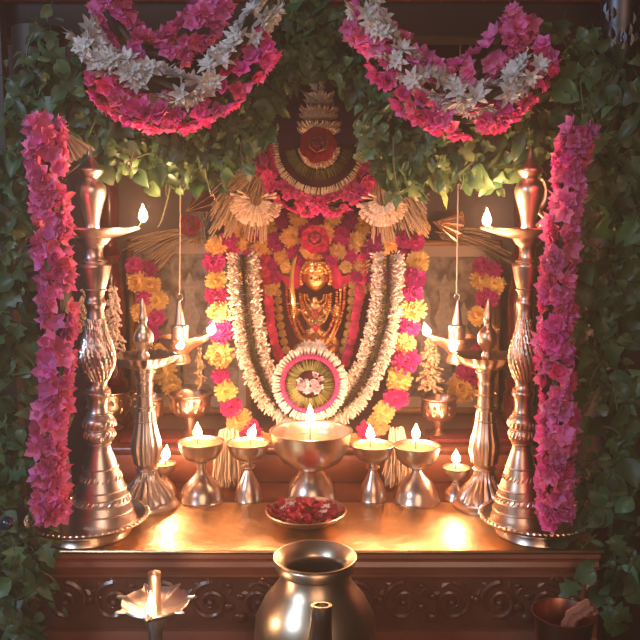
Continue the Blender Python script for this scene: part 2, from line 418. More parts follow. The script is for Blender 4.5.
# turned red pillars at rear
for px, lab in ((116, 'left'), (517, 'right')):
    b = P(px, 440, 1.2); t = P(px, 120, 1.2)
    pl = thing('turned_pillar', 'red lacquered turned wooden pillar behind the tall lamp on the %s' % lab, 'pillar', (b.x, 1.2, .045))
    z = .046; MB().box((b.x-.021, 1.179, z), (b.x+.021, 1.221, z+.03), .002).obj('pedestal', 'redwood', pl)
    turned(b.x, 1.2, z+.03, zt+.10, .017, pl, 'shaft', 'redwood', 24)

# ------------------------------------------------------------------ back board + framed pictures
bd = MB(); pr = []
for i in range(25):
    a = pi*i/24; p = P(318 + 66*cos(a), 150 - 75*sin(a), 1.24); pr.append((p.x, p.z))
pl_, pr_ = P(252, 440, 1.24).x, P(384, 440, 1.24).x
poly = [(pr_, .047)] + pr + [(pl_, .047)]
n = len(poly); bd.add([(x, 1.235, z) for x, z in poly] + [(x, 1.25, z) for x, z in poly], [tuple(range(n)), tuple(range(2*n-1, n-1, -1))] + [((i+1) % n, i, n+i, n+(i+1) % n) for i in range(n)])
tag(bd.obj('arched_backboard', 'maroon', smooth=False), 'dark maroon arched board rising behind the garlanded idol', 'board')
def frame(x0, x1, y0, y1, Y, label):
    a, b = P(x0, y1, Y), P(x1, y0, Y); X0, X1, Z0, Z1 = a.x, b.x, .047, b.z
    t = thing('framed_picture', label, 'picture', ((X0+X1)/2, Y, Z0), 'framed pictures leaning behind the idol')
    wv = .009
    MB().box((X0, Y, Z1-wv), (X1, Y+.014, Z1), .002).obj('frame_rail', 'framewood', t)
    MB().box((X0, Y, Z0), (X1, Y+.014, Z0+wv), .002).obj('frame_rail', 'framewood', t)
    MB().box((X0, Y, Z0), (X0+wv, Y+.014, Z1), .002).obj('frame_stile', 'framewood', t)
    MB().box((X1-wv, Y, Z0), (X1, Y+.014, Z1), .002).obj('frame_stile', 'framewood', t)
    MB().box((X0+wv, Y+.008, Z0+wv), (X1-wv, Y+.012, Z1-wv)).obj('mount', 'mount', t, smooth=False)
    m_ = .017
    MB().box((X0+wv+m_*.7, Y+.0072, Z0+wv+m_), (X1-wv-m_*.7, Y+.0082, Z1-wv-m_)).obj('print', 'print', t, smooth=False)
    cx = (X0+X1)/2; hh = (Z1-Z0)
    for dx, sc in ((-.028, .8), (.0, 1.), (.03, .75)):
        f = MB(); zb = Z0+wv+m_+.02; g = hh*.62*sc
        outl = [(-.012, 0), (-.014, .3), (-.009, .5), (-.016, .62), (-.008, .72), (-.007, .8), (-.009, .9), (0, 1.03), (.009, .9), (.007, .8), (.008, .72), (.016, .62), (.009, .5), (.014, .3), (.012, 0)]
        vs = [(cx+dx+p*sc, Y+.0069, zb+q*g) for p, q in outl]; f.add(vs, [tuple(range(len(vs)-1, -1, -1))])
        f.obj('printed_figure', 'printfig', t, smooth=False)
frame(131, 250, 237, 415, 1.26, 'gilt framed grey picture leaning behind the left hanging lamp')
frame(388, 503, 240, 415, 1.26, 'gilt framed grey picture leaning behind the right hanging lamp')

# ------------------------------------------------------------------ lamps
NL = [0]
def flame(parent, px, py, Y, h=17, lean=0, pw=1.0, wick_to=None):
    """py = flame middle"""
    s = S(py, Y); c = P(px, py, Y); hh = h*s*.95; r = 4.5*s
    mb = MB(); pts = []; rs = []
    for t, k in ((0, .25), (.1, .7), (.25, 1), (.42, .95), (.6, .68), (.8, .32), (1, .03)):
        pts.append((c.x + lean*hh*t, Y, c.z - hh*.5 + hh*t)); rs.append(r*k)
    mb.tube(pts, rs, 10); f = mb.obj('flame', 'flame', parent, sharp=None)
    wt = Vector(wick_to) if wick_to is not None else Vector((c.x, Y, c.z-hh*.5-5*s))
    MB().tube([wt, wt.lerp(Vector(pts[1]), .5)+Vector((0, 0, -.0003)), pts[1]], [.0011, .0010, .0006], 6).obj('wick', 'wick', parent)
    l = bpy.data.lights.new('flame_light', 'POINT'); l.energy = FLAME_W*pw; l.color = FLAME_C; l.shadow_soft_size = .006
    lo = bpy.data.objects.new('flame_light', l); COL.objects.link(lo); lo.parent = parent; lo.location = Vector((c.x+lean*hh*.5, Y, c.z+.001)) - WL[parent.name]
def px_prof(cx, Y, pp, zoff=0):
    out = []
    for hw, py in pp:
        z = P(cx, py, Y).z; out.append((hw*depth(Y, z)/FPX, z+zoff))
    return out
def axis_x(cx, py, Y): return P(cx, py, Y).x
def goblet(cx, Y, rim_py, rim_hw, bowl_h, stem_hw, base_hw, base_h, flame_xy, label, lean=0, knob=False, group='lit metal lamp cups in a row', oil=True, fl=17, mtl='pewter'):
    s = S(rim_py, Y); X = P(cx, rim_py, Y).x; zr = P(cx, rim_py, Y).z; R_ = rim_hw*s
    t = thing('lamp_cup', label, 'oil lamp', (X, Y, 0), group)
    bh = bowl_h*s; zb = zr-bh; zs = base_h*s; sr = stem_hw*s; br = base_hw*s
    outer = [(sr*1.1, zb-.0008), (R_*.45, zb+bh*.06), (R_*.72, zb+bh*.22), (R_*.9, zb+bh*.5), (R_*.975, zb+bh*.82), (R_*1.0, zr-.0012), (R_*1.035, zr-.0004), (R_*1.02, zr)]
    inner = [(R_*.955, zr-.0004), (R_*.93, zr-.002), (R_*.9, zb+bh*.8), (R_*.84, zb+bh*.5), (R_*.6, zb+bh*.25), (0.0001, zb+bh*.15)]
    MB().lathe(outer+inner, (X, Y, 0), 48, cap=False).obj('bowl', mtl, t)
    st = [(br, 0), (br*1.02, .0015), (br*.97, .003), (br*.93, zs*.35), (br*.8, zs*.62), (br*.5, zs*.9), (sr*1.25, zs*1.12)]
    if knob: st += [(sr*1.0, zs*1.2), (sr*2.0, zs*1.2+(zb-zs*1.2)*.3), (sr*2., zs*1.2+(zb-zs*1.2)*.45), (sr*.9, zs*1.2+(zb-zs*1.2)*.6), (sr*1.1, zb-.0005)]
    else: st += [(sr*.95, zs*1.12+(zb-zs*1.12)*.5), (sr*1.1, zb-.0005)]
    MB().lathe([(0.0001, 0)] + st, (X, Y, 0), 40).obj('foot', mtl, t)
    zo = zr - bh*.16 if oil != 'low' else zr-bh*.3
    if oil:
        MB().lathe([(.0001, zo-.002), (R_*.88, zo-.002), (R_*.905, zo), (.0001, zo)], (X, Y, 0), 40).obj('ghee', 'ghee', t)
    fx, fy = flame_xy; fp = P(fx, fy, Y)
    flame(t, fx, fy, Y, h=fl, lean=lean, pw=.62, wick_to=(fp.x, Y, zo+.0002))
    return t
goblet(163, 1.018, 463, 12.5, 13, 3.4, 13, 15, (165, 452), 'smallest lit bronze lamp cup left of the row, beside the ribbed lamp foot', .15, fl=16)
goblet(201, .996, 441, 22.5, 21, 5, 22.5, 24, (197.5, 430), 'medium lit metal lamp cup with domed foot, second from the left of the row', fl=17)
goblet(248, .996, 442, 21, 19, 3.6, 14, 26, (250, 431), 'lit metal lamp cup with narrow bell foot left of the big bowl', .35, knob=True, fl=15)
goblet(311, .99, 430, 40.5, 40, 5.5, 27, 33, (310, 414), 'largest lit lamp bowl at the centre of the altar front', fl=22, oil='low')
goblet(373, .996, 444, 21, 19, 3.6, 14, 26, (371, 432), 'lit metal lamp cup with narrow bell foot right of the big bowl', -.1, knob=True, fl=17)
goblet(417, .992, 445, 23, 23, 5, 23.5, 26, (416, 431), 'medium lit metal lamp cup with domed foot, second from the right of the row', fl=17)
goblet(456.5, 1.0, 467, 13.5, 14, 3.4, 13, 14, (456, 456), 'smallest lit bronze lamp cup right of the row, beside the ribbed lamp foot', fl=15)

def chased_cup(cx, Y, rim_py, hw, h, base_py_z, label, group='chased metal cups on the platform'):
    s = S(rim_py, Y); p = P(cx, rim_py, Y); r = hw*s; bh = h*s; z0 = base_py_z
    t = thing('chased_cup', label, 'cup', (p.x, Y, z0), group)
    zr = p.z; zb = zr-bh
    MB().lathe([(r*.25, zb), (r*.6, zb+bh*.05), (r*.85, zb+bh*.25), (r*.93, zb+bh*.5), (r*.9, zb+bh*.75), (r*.88, zr-.004), (r*1.02, zr-.001), (r*1.02, zr), (r*.94, zr), (r*.82, zr-.006), (r*.8, zb+bh*.3), (.0001, zb+bh*.2)],
               (p.x, Y, 0), 40, cap=False).obj('bowl', 'bronze', t)
    mb = MB()
    for i in range(16):
        a = 2*pi*i/16
        for jz, sg in ((.55, 1), (.32, -1)):
            mb.petal(r*.32, r*.22, -.1, -.35, Matrix.Translation((p.x+r*.9*cos(a), Y+r*.9*sin(a), zb+bh*jz)) @ Rz(a) @ Ry(-pi/2+sg*.1) , 3)
    o = mb.obj('chasing', 'bronze', t); o['kind'] = 'stuff'
    MB().lathe([(r*.62, z0), (r*.64, z0+.002), (r*.4, z0+.006), (r*.2, z0+.011), (r*.22, (z0+zb)/2), (r*.3, zb+.001)], (p.x, Y, 0), 28).obj('foot', 'bronze', t)
chased_cup(190, 1.12, 393, 21.5, 24, .0465, 'chased bronze cup with flared rim behind the second lamp cup from the left')
chased_cup(439, 1.12, 397, 19, 25, .0465, 'chased bronze cup with flared rim behind the second lamp cup from the right')
chased_cup(147, 1.125, 397, 18, 25, .0525, 'chased bronze cup half hidden behind the left ribbed lamp')
chased_cup(108, 1.17, 390, 24, 30, .0465, 'wide chased bowl half hidden behind the left tall lamp')

def ribbed_lamp(cx, Y, label, hand):
    X = P(cx, 360, Y).x
    t = thing('ribbed_lamp', label, 'oil lamp', (X, Y, 0), 'ribbed metal standing lamps')
    dz = 0
    base_c = P(cx, 320+FPX*tan(math.atan(H/Y)-PITCH), Y)
    bp = 320+FPX*tan(math.atan(H/Y)-PITCH)
    pp = [(30, bp), (30.5, bp-3), (27, bp-6), (26, bp-9), (22, bp-16), (17, bp-22), (12.5, bp-27), (10, bp-33), (9.5, bp-40), (12, bp-44), (13, bp-50), (14.5, bp-58), (14, bp-66), (12, bp-74), (10, bp-84), (9, bp-96), (8.5, bp-106), (8, bp-118), (9, bp-122), (8, bp-126), (9.5, bp-130), (11, 368)]
    pr = px_prof(cx, Y, pp); z0 = pr[0][1]; pr[0] = (pr[0][0], 0.0)
    zz = [p[1] for p in pr]
    MB().lathe(spline_prof(pr, 2), (X, Y, 0), 72, flute=(20, .14, zz[3], zz[7])).obj('foot', 'bronze' if hand > 0 else 'silver', t)
    pr2 = pr[8:]
    MB().lathe(spline_prof([(a*1.02, b) for a, b in pr[9:16]], 3), (X, Y, 0), 60, flute=(12, .14, -1, 9), cap=False).obj('fluted_stem', 'bronze' if hand > 0 else 'silver', t)
    # rings
    for py_ in (bp-38, bp-86, bp-100, bp-112, 372):
        z = P(cx, py_, Y).z; r = 10.6*S(py_, Y)
        MB().tube([(X+r*cos(a*pi/12), Y+r*sin(a*pi/12), z) for a in range(25)], .0010, 6).obj('collar_ring', 'bronze' if hand > 0 else 'silver', t)
    # fluted dish with lips
    s = S(360, Y); zt_ = P(cx, 355, Y).z; zb = P(cx, 369, Y).z
    seg = 120; vs = []; fs = []; rr = [(.28, zb), (.5, zb+.002), (.72, zb+(zt_-zb)*.3), (.9, zb+(zt_-zb)*.65), (1.0, zt_), (.97, zt_+.0006), (.80, zt_-.005), (.3, zt_-.009), (.02, zt_-.009)]
    for r, z in rr:
        for i in range(seg):
            a = 2*pi*i/seg; q = r*31*s
            lip = max(0, cos(5*a))**8
            if r > .8: q *= 1+.14*lip
            if .5 < r < 1.01: q *= 1+.05*abs(cos(12*a))
            vs.append((X+q*cos(a), Y+q*sin(a), z + (.0008*lip if r > .9 else 0)))
    for k in range(len(rr)-1):
        for i in range(seg): j = (i+1) % seg; fs.append((k*seg+i, k*seg+j, (k+1)*seg+j, (k+1)*seg+i))
    MB().add(vs, fs).obj('dish', 'bronze' if hand > 0 else 'silver', t)
    f = [(4.5, 362), (5.5, 356), (4, 352), (5, 349), (9, 343), (10, 337), (8, 331), (4.5, 327), (3.5, 323), (4.5, 319), (3.2, 313), (2.6, 306), (1.5, 301), (.3, 298)]
    MB().lathe(spline_prof(px_prof(cx, Y, f), 3), (X, Y, 0), 28).obj('finial', 'bronze' if hand > 0 else 'silver', t)
    return t
ribbed_lamp(144, .972, 'ribbed silvery standing lamp with spiked finial left of the lamp cups', -1)
ribbed_lamp(487, .972, 'ribbed warm bronze standing lamp with spiked finial right of the lamp cups', 1)

def tray(cx, cy, Y, hw, label):
    s = S(cy, Y); p = P(cx, cy, Y); r = hw*s; z = .018
    t = thing('footed_tray', label, 'tray', (p.x, Y, 0), 'footed trays under the tall lamps')
    MB().lathe([(r*.66, 0), (r*.7, .001), (r*.68, .004), (r*.62, .009), (r*.66, z-.006), (r*.9, z-.003), (r*1.0, z+.001), (r*1.01, z+.003), (r*.97, z+.004), (r*.88, z-.001), (r*.8, z-.003), (.0001, z-.003)], (p.x, Y, 0), 72, cap=False).obj('dish', 'pewter', t)
    mb = MB()
    for i in range(64):
        a = 2*pi*i/64; mb.ball((p.x+r*.975*cos(a), Y+r*.975*sin(a), z+.0035), .0021, 5, 4, (1.3, .8, .8), Rz(a+.6))
    mb.obj('beaded_rim', 'pewter', t, kind='stuff')
    return z-.003
tall_prof = [(33, 530), (32, 526), (30, 520), (28, 511), (27, 509), (25.5, 505), (24, 498), (20, 487), (17, 476), (14, 466), (11, 458), (10.5, 452), (14, 448), (15, 442), (13, 437), (16, 431), (15, 426), (10.5, 420), (9, 412), (10, 405), (13, 400), (11, 396), (9, 391), (10.5, 386), (15, 376),
             (17.5, 367), (17.5, 358), (14.5, 346), (11, 334), (9, 322), (8.5, 312), (11, 306), (9, 300), (10.5, 292), (14, 281), (16, 272), (17, 266), (12, 262), (9.5, 257), (10, 248), (14, 244), (17, 240), (20, 236)]
top_prof = [(9, 232), (7, 226), (8, 218), (11, 206), (14, 196), (14.5, 188), (11, 182), (8, 178), (11, 174), (13, 170), (9, 165), (4, 158), (2, 150), (.3, 146)]
def tall_lamp(cx, Y, label, tz, hand, mtl, flame_x, flame_y, ws=1.0):
    X = P(cx, 300, Y).x
    t = thing('tall_lamp', label, 'oil lamp', (X, Y, tz), 'tall turned metal lamps')
    pr = px_prof(cx, Y, [(a*ws, b) for a, b in tall_prof]); zlo = pr[0][1]; zhi = pr[-1][1]
    pr = [(r, tz + (z-zlo)/(zhi-zlo)*(zhi-tz)) for r, z in pr]
    k1 = 10
    MB().lathe([(.0001, tz)] + spline_prof(pr[:11], 3), (X, Y, 0), 60).obj('foot', mtl, t)
    MB().lathe(spline_prof(pr[10:24], 3), (X, Y, 0), 48).obj('lower_stem', mtl, t)
    MB().lathe(spline_prof(pr[23:30], 4), (X, Y, 0), 72, flute=(22, .13, -9, 9), twist=16).obj('gadrooned_bulb', mtl, t)
    MB().lathe(spline_prof(pr[29:], 3), (X, Y, 0), 48).obj('upper_stem', mtl, t)
    mb = MB()
    for rowi, (frac, n) in enumerate(((4, 30), (7, 26), (13, 20), (15, 20))):
        r, z = pr[frac]
        for i in range(n):
            a = 2*pi*i/n
            mb.tube([(X+r*1.0*cos(a-.07), Y+r*sin(a-.07), z-.0035), (X+r*1.01*cos(a), Y+r*1.01*sin(a), z), (X+r*.95*cos(a+.1), Y+r*.95*sin(a+.1), z+.004)], [.0007, .0012, .0006], 5)
    mb.obj('slanted_ornament', mtl, t, kind='stuff')
    for fr in (2, 3, 5, 6, 8, 11, 14, 17, 21, 33, 37):
        r, z = pr[fr]; MB().tube([(X+(r+.0004)*cos(a*pi/15), Y+(r+.0004)*sin(a*pi/15), z) for a in range(31)], .0011, 6).obj('ring', mtl, t)
    s = S(228, Y); zd = P(cx, 229, Y).z; seg = 72; vs = []; fs = []
    rr = [(.5, zd-.010), (.75, zd-.008), (.95, zd-.002), (1., zd), (.98, zd+.0012), (.9, zd-.001), (.25, zd-.004), (.01, zd-.004)]
    for r, z in rr:
        for i in range(seg):
            a = 2*pi*i/seg; q = r*34*s; dd = (a if hand > 0 else a-pi)
            lip = max(0, cos(dd))**24
            if r > .85: q *= 1+.42*lip
            vs.append((X+q*cos(a), Y+q*sin(a), z+.001*lip*(r > .85)))
    for k in range(len(rr)-1):
        for i in range(seg): j = (i+1) % seg; fs.append((k*seg+i, k*seg+j, (k+1)*seg+j, (k+1)*seg+i))
    MB().add(vs, fs).obj('dish', mtl, t)
    MB().lathe(spline_prof(px_prof(cx, Y, top_prof), 3), (X, Y, 0), 36).obj('finial', mtl, t)
    fp = P(flame_x, flame_y, Y)
    flame(t, flame_x, flame_y, Y, h=19, wick_to=(fp.x-.006*hand, Y, zd+.001), pw=1.6)
zt1 = tray(88, 518, .886, 60, 'round footed metal tray with beaded rim under the left tall lamp')
zt2 = tray(536, 518, .886, 56, 'round footed metal tray with beaded rim under the right tall lamp')
tall_lamp(95, .892, 'tall silvery turned lamp with gadrooned bulb beside the left pink garland', zt1, 1, 'silver', 143, 213)
tall_lamp(526, .892, 'tall golden bronze turned lamp half behind the right pink garland', zt2, -1, 'bronze', 487, 217, .86)

def hanging_lamp(cx, Y, top_x, label, hand, f1, f2):
    zc = P(cx, 337, Y).z; X = P(cx, 337, Y).x; s = S(337, Y)
    t = thing('hanging_lamp', label, 'oil lamp', (X, Y, P(cx, 364, Y).z), 'hanging oil lamps on cords')
    seg = 60; vs = []; fs = []
    rr = [(.45, P(cx, 363, Y).z), (.5, P(cx, 361, Y).z), (.38, P(cx, 354, Y).z), (.6, P(cx, 349, Y).z), (.95, zc-.006), (1., zc), (.97, zc+.001), (.85, zc-.004), (.3, zc-.007), (.01, zc-.007)]
    for r, z in rr:
        for i in range(seg):
            a = 2*pi*i/seg; q = r*21*s; b0 = a-(0 if hand > 0 else pi)
            lip = max(max(0, cos(b0))**20, max(0, cos(a+pi/2))**20)
            if r > .9: q *= 1+.40*lip
            vs.append((X+q*cos(a), Y+q*sin(a), z+(.0016*lip if r > .9 else 0)))
    for k in range(len(rr)-1):
        for i in range(seg): j = (i+1) % seg; fs.append((k*seg+i, k*seg+j, (k+1)*seg+j, (k+1)*seg+i))
    MB().add(vs, fs).obj('dish', 'bronze', t)
    MB().lathe(spline_prof(px_prof(cx, Y, [(8.5, 342), (8.5, 333), (9, 327), (8.5, 325), (5.5, 324), (4.5, 318), (3, 310), (2, 305), (1.2, 301)]), 2), (X, Y, 0), 24).obj('bell_stem', 'silver', t)
    a = P(cx, 301, Y); hk = []
    for i in range(10):
        q = -pi/2+2*pi*i/9*.8; hk.append((a.x+.0035*cos(q), Y, a.z+.005+.0045*sin(q)))
    MB().tube(hk, .0008, 6).obj('hook', 'silver', t)
    b = P(cx-.5, 293, Y); c = P(top_x, 5, Y); c.z = zt+.098
    c.x = P(top_x, 0, Y).x
    mb = MB(); nn = 60
    mb.tube([b.lerp(c, i/nn)+Vector((.0002*sin(i*2.2), 0, 0)) for i in range(nn+1)], .0009, 6)
    mb.obj('cord', 'cotton', t)
    g = P(f1[0], f1[1], Y); flame(t, f1[0], f1[1], Y, h=14, lean=.3*hand, wick_to=(X+hand*24*s, Y, zc+.001), pw=1.15)
    Yf = Y-.030; fpp = P(f2[0], f2[1], Yf); flame(t, f2[0], f2[1], Yf, h=16, wick_to=(X+(fpp.x-X)*.3, Y-26*s*1.02, zc+.0015), pw=1.15)
hanging_lamp(180, 1.055, 183, 'hanging bronze oil lamp on a cord left of the idol', 1, (210, 328), (180, 342))
hanging_lamp(457, 1.055, 461, 'hanging bronze oil lamp on a cord right of the idol', -1, (428, 329), (453, 344))

# front pieces ------------------------------------------------------
def pot():
    Y = .745; s = S(556, Y); p = P(315, 556, Y); X = p.x; zr = p.z; z0 = -.13
    t = thing('spouted_brass_pot', 'brass water pot with wide rim and small spout in front of the altar', 'pot', (X, Y, z0))
    r = 41*s
    pr = [(.0001, z0), (r*.95, z0), (r*.97, z0+.004), (r*1.15, z0+.02), (r*1.42, z0+.05), (r*1.52, z0+.075), (r*1.46, zr-.060), (r*1.25, zr-.043), (r*1.0, zr-.031), (r*.86, zr-.022), (r*.83, zr-.015), (r*.9, zr-.012), (r*.97, zr-.011), (r*.98, zr-.004), (r*.96, zr-.003), (r*1.02, zr-.0015), (r*1.02, zr), (r*.98, zr+.0004),
          (r*.86, zr-.004), (r*.72, zr-.010), (r*.69, zr-.013), (r*.72, zr-.02), (r*1.1, zr-.045), (r*1.3, z0+.07), (.0001, z0+.01)]
    MB().lathe(pr, (X, Y, 0), 72, cap=False).obj('body', 'potmetal', t, sharp=radians(50))
    MB().lathe([(.0001, zr-.035), (r*.9, zr-.035)], (X, Y, 0), 40, cap=False).obj('water', 'dark', t)
    tip = P(321.5, 612, .655); st = Vector((X+.003, Y-r*1.35, zr-.085))
    outer = [st, st.lerp(tip, .45)+Vector((0, 0, -.006)), st.lerp(tip, .75)+Vector((0, 0, -.003)), tip+Vector((0, 0, -.002)), tip+Vector((0, .0, .006))]
    mb = MB(); q = spline(outer, 12); ss = S(610, .655)
    mb.tube(q, [.0125-.0035*min(1, i/7) for i in range(12)], 20, cap=False)
    qi = [v.copy() for v in q[-4:]][::-1]
    mb.tube(qi, [.0062]*4, 20, cap=False)
    tp = q[-1]; d = (q[-1]-q[-2]).normalized(); a = Vector((1, 0, 0)); b = d.cross(a).normalized()
    vs = []
    for rad in (.009, .0062):
        for i in range(20):
            an = 2*pi*i/20; vs.append(tp + (a*cos(an)+b*sin(an))*rad + d*.0003)
    mb.add(vs, [(i, (i+1) % 20, 20+(i+1) % 20, 20+i) for i in range(20)])
    mb.obj('spout', 'potmetal', t)
pot()
def star_lamp():
    Y = .735; s = S(602, Y); c = P(155, 602, Y); X = c.x; z = c.z; z0 = -.13
    t = thing('star_lamp', 'small star rimmed brass lamp with one flame in front of the altar', 'oil lamp', (X, Y, z0))
    seg = 96; vs = []; fs = []
    rr = [(.2, z-.013), (.6, z-.010), (.9, z-.003), (1., z), (.97, z+.0012), (.86, z-.002), (.6, z-.006), (.1, z-.007)]
    for r, zz in rr:
        for i in range(seg):
            a = 2*pi*i/seg; q = r*34*s; lip = max(0, cos(7*(a+pi/2)/1.0))**8 if True else 0
            if r > .8: q *= 1+.28*lip
            vs.append((X+q*cos(a), Y+q*sin(a), zz+.0012*lip*(r > .8)))
    for k in range(len(rr)-1):
        for i in range(seg): j = (i+1) % seg; fs.append((k*seg+i, k*seg+j, (k+1)*seg+j, (k+1)*seg+i))
    MB().add(vs, fs).obj('dish', 'silver', t)
    MB().lathe([(.007, z-.008), (.0055, z+.004), (.0060, z+.022), (.0066, z+.026), (.006, z+.029), (.002, z+.031), (.0001, z+.0315)], (X, Y, 0), 24).obj('central_post', 'bronze', t)
    MB().lathe([(.0001, z0), (.028, z0), (.028, z0+.004), (.018, z0+.01), (.009, z0+.03), (.012, z0+.04), (.008, z0+.05), (.007, z-.03), (.010, z-.02), (.008, z-.012)], (X, Y, 0), 32).obj('foot', 'silver', t)
    Yf = Y-36*s; flame(t, 151, 603, Yf, h=27, pw=.3)
star_lamp()
def tumbler():
    Y = .74; s = S(612, Y); c = P(564, 612, Y); X = c.x; z = c.z; r = 31*s; z0 = -.13
    t = thing('copper_tumbler', 'copper tumbler in the lower right corner below the leaves', 'cup', (X, Y, z0))
    MB().lathe([(.0001, z0), (r*.72, z0), (r*.75, z0+.003), (r*.78, z0+.03), (r*.84, z-.03), (r*.93, z-.008), (r*1.03, z-.001), (r*1.03, z), (r*.98, z), (r*.88, z-.01), (r*.8, z-.035), (r*.72, z0+.006), (.0001, z0+.005)], (X, Y, 0), 48, cap=False).obj('body', mat('dull_copper', (.42, .2, .15), .3, 1), t)
    mb = MB(); q = spline([(X+.002, Y+.004, z-.02), (X+.008, Y+.004, z-.004), (X+.014, Y, z+.002), (X+.021, Y, z+.008), (X+.027, Y+.002, z+.002)], 14)
    mb.tube(q, [.003+.0025*abs(sin(i*1.7)) for i in range(14)], 7)
    mb.tube([v+Vector((.003, -.004, -.003)) for v in q], [.002+.002*abs(cos(i*1.3)) for i in range(14)], 6)
    tag(mb.obj('dried_root', mat('brown_root', (.28, .12, .08), .8)), 'twisted brown dried piece sticking out of the copper tumbler', 'root')
tumbler()
def petal_dish():
    Y = .915; s = S(519, Y); c = P(306, 519, Y); X = c.x; r = 40*s; z = .016
    t = thing('petal_dish', 'shallow metal dish filled with red rose petals below the big lamp bowl', 'dish', (X, Y, 0))
    MB().lathe([(.0001, 0), (r*.45, 0), (r*.5, .001), (r*.8, .007), (r*1.0, z-.001), (r*1.02, z), (r*.985, z+.0008), (r*.78, z-.007), (r*.4, .003), (.0001, .003)], (X, Y, 0), 60, cap=False).obj('dish', 'pewter', t)
    mb = MB()
    for i in range(190):
        a = R.uniform(0, 2*pi); q = r*.84*sqrt(R.random()); 
        mb.petal(.010, .009, R.uniform(.2, .6), .3, Matrix.Translation((X+q*cos(a), Y+q*sin(a), .0085+.004*(1-q/r)+R.uniform(0, .003))) @ Rz(R.uniform(0, 6.3)) @ Ry(R.uniform(-.5, .3)), 3, tipw=.7)
    tag(mb.obj('rose_petals', 'roseisle', kind='stuff', sharp=None), 'loose deep red rose petals filling the shallow dish', 'petals')
    for i in range(6):
        a = R.uniform(2, 3.6) if i < 4 else R.uniform(-.5, .5); q = r*R.uniform(.35, .7)
        o = place('fallen_flower', WHITE[i % 5], None, None, (X+q*cos(a), Y+q*sin(a), .0155), face_rot((R.uniform(-.3, .3), -.3, 1)), .55)
        tag(o, 'small white blossom lying on the rose petals in the dish', 'flower', 'white blossoms on the petal dish')
petal_dish()

# ------------------------------------------------------------------ garland scatter
def scatter(parent, path, rad, n, meshes, name, smin=.85, smax=1.15, tilt=.35, front=.75, group=None, jit=.3):
    m = len(path)
    for i in range(n):
        u = (i+R.random())/n*(m-1); k = min(int(u), m-2); t = u-k
        c = path[k].lerp(path[k+1], t); d = (path[k+1]-path[k]).normalized()
        f = Vector((0, -1, .15)); f = (f - d*f.dot(d)).normalized(); s_ = d.cross(f)
        a = R.uniform(-pi*front, pi*front); nrm = f*cos(a) + s_*sin(a)
        rr = (rad(u/(m-1)) if callable(rad) else rad)*R.uniform(1-jit, 1.05)
        dirn = (nrm + Vector((R.uniform(-1, 1), R.uniform(-1, 1), R.uniform(-1, 1)))*tilt).normalized()
        place(name, R.choice(meshes), None, parent, c + nrm*rr, face_rot(dirn), R.uniform(smin, smax))
def core(parent, path, r, mtl='stemdark', name='string'):
    MB().tube(path, r, 6).obj(name, mtl, parent)

# vertical pink garlands
g = thing('pink_garland', 'long hanging pink flower garland over the left tall lamp tray', 'garland', P(50, 522, .845), 'hanging pink garlands')
pa = ppath([(44, 118), (48, 180), (54, 250), (58, 320), (55, 390), (48, 450), (50, 500), (53, 516)], 60, .832)
core(g, pa, .004); scatter(g, pa, lambda t: .0135-.003*t, 290, PINK, 'flower', .9, 1.3, front=.8, tilt=.55)
g = thing('pink_garland', 'long hanging pink flower garland over the right tall lamp', 'garland', P(556, 530, .845), 'hanging pink garlands')
pa = ppath([(579, 128), (570, 170), (563, 230), (558, 290), (555, 350), (558, 420), (556, 480), (555, 520)], 60, .832)
core(g, pa, .004); scatter(g, pa, lambda t: .009+.004*min(1, t*2), 290, PINK+HOT[:2], 'flower', .9, 1.3, front=.8, tilt=.55)

# top swags
def swag(label, pinks, white, low, Y):
    g = thing('flower_swag', label, 'garland', P(white[2][0], white[2][1], Y), 'three row flower swags on the canopy')
    p1 = ppath(pinks, 40, Y-.005); core(g, p1, .004); scatter(g, p1, .015, 120, PINK, 'pink_flower', .9, 1.2)
    p3 = ppath(low, 40, Y-.005); core(g, p3, .004); scatter(g, p3, .014, 105, HOT+PINK[:2], 'pink_flower', .9, 1.2)
    p2 = ppath(white, 40, Y-.018); core(g, p2, .003); scatter(g, p2, .011, 74, WHITE, 'white_flower', .9, 1.3, tilt=.5)
swag('pink and white flower swag hanging at the upper left of the canopy',
     [(104, -4), (118, 22), (140, 48), (168, 52), (192, 32), (210, 10), (222, -6)],
     [(82, 26), (96, 54), (124, 68), (156, 80), (188, 90), (216, 70), (240, 48), (262, 14), (276, -6)],
     [(100, 70), (114, 96), (146, 112), (184, 112), (218, 96), (248, 66), (268, 40)], .875)
swag('pink and white flower swag hanging at the upper right of the canopy',
     [(350, 18), (378, 38), (408, 54), (436, 78), (468, 78), (492, 54), (512, 34), (524, 20)],
     [(358, -8), (374, 22), (396, 52), (418, 74), (448, 92), (482, 98), (512, 86), (534, 62)],
     [(384, 60), (402, 90), (430, 112), (466, 120), (498, 112), (520, 92), (548, 50)], .875)
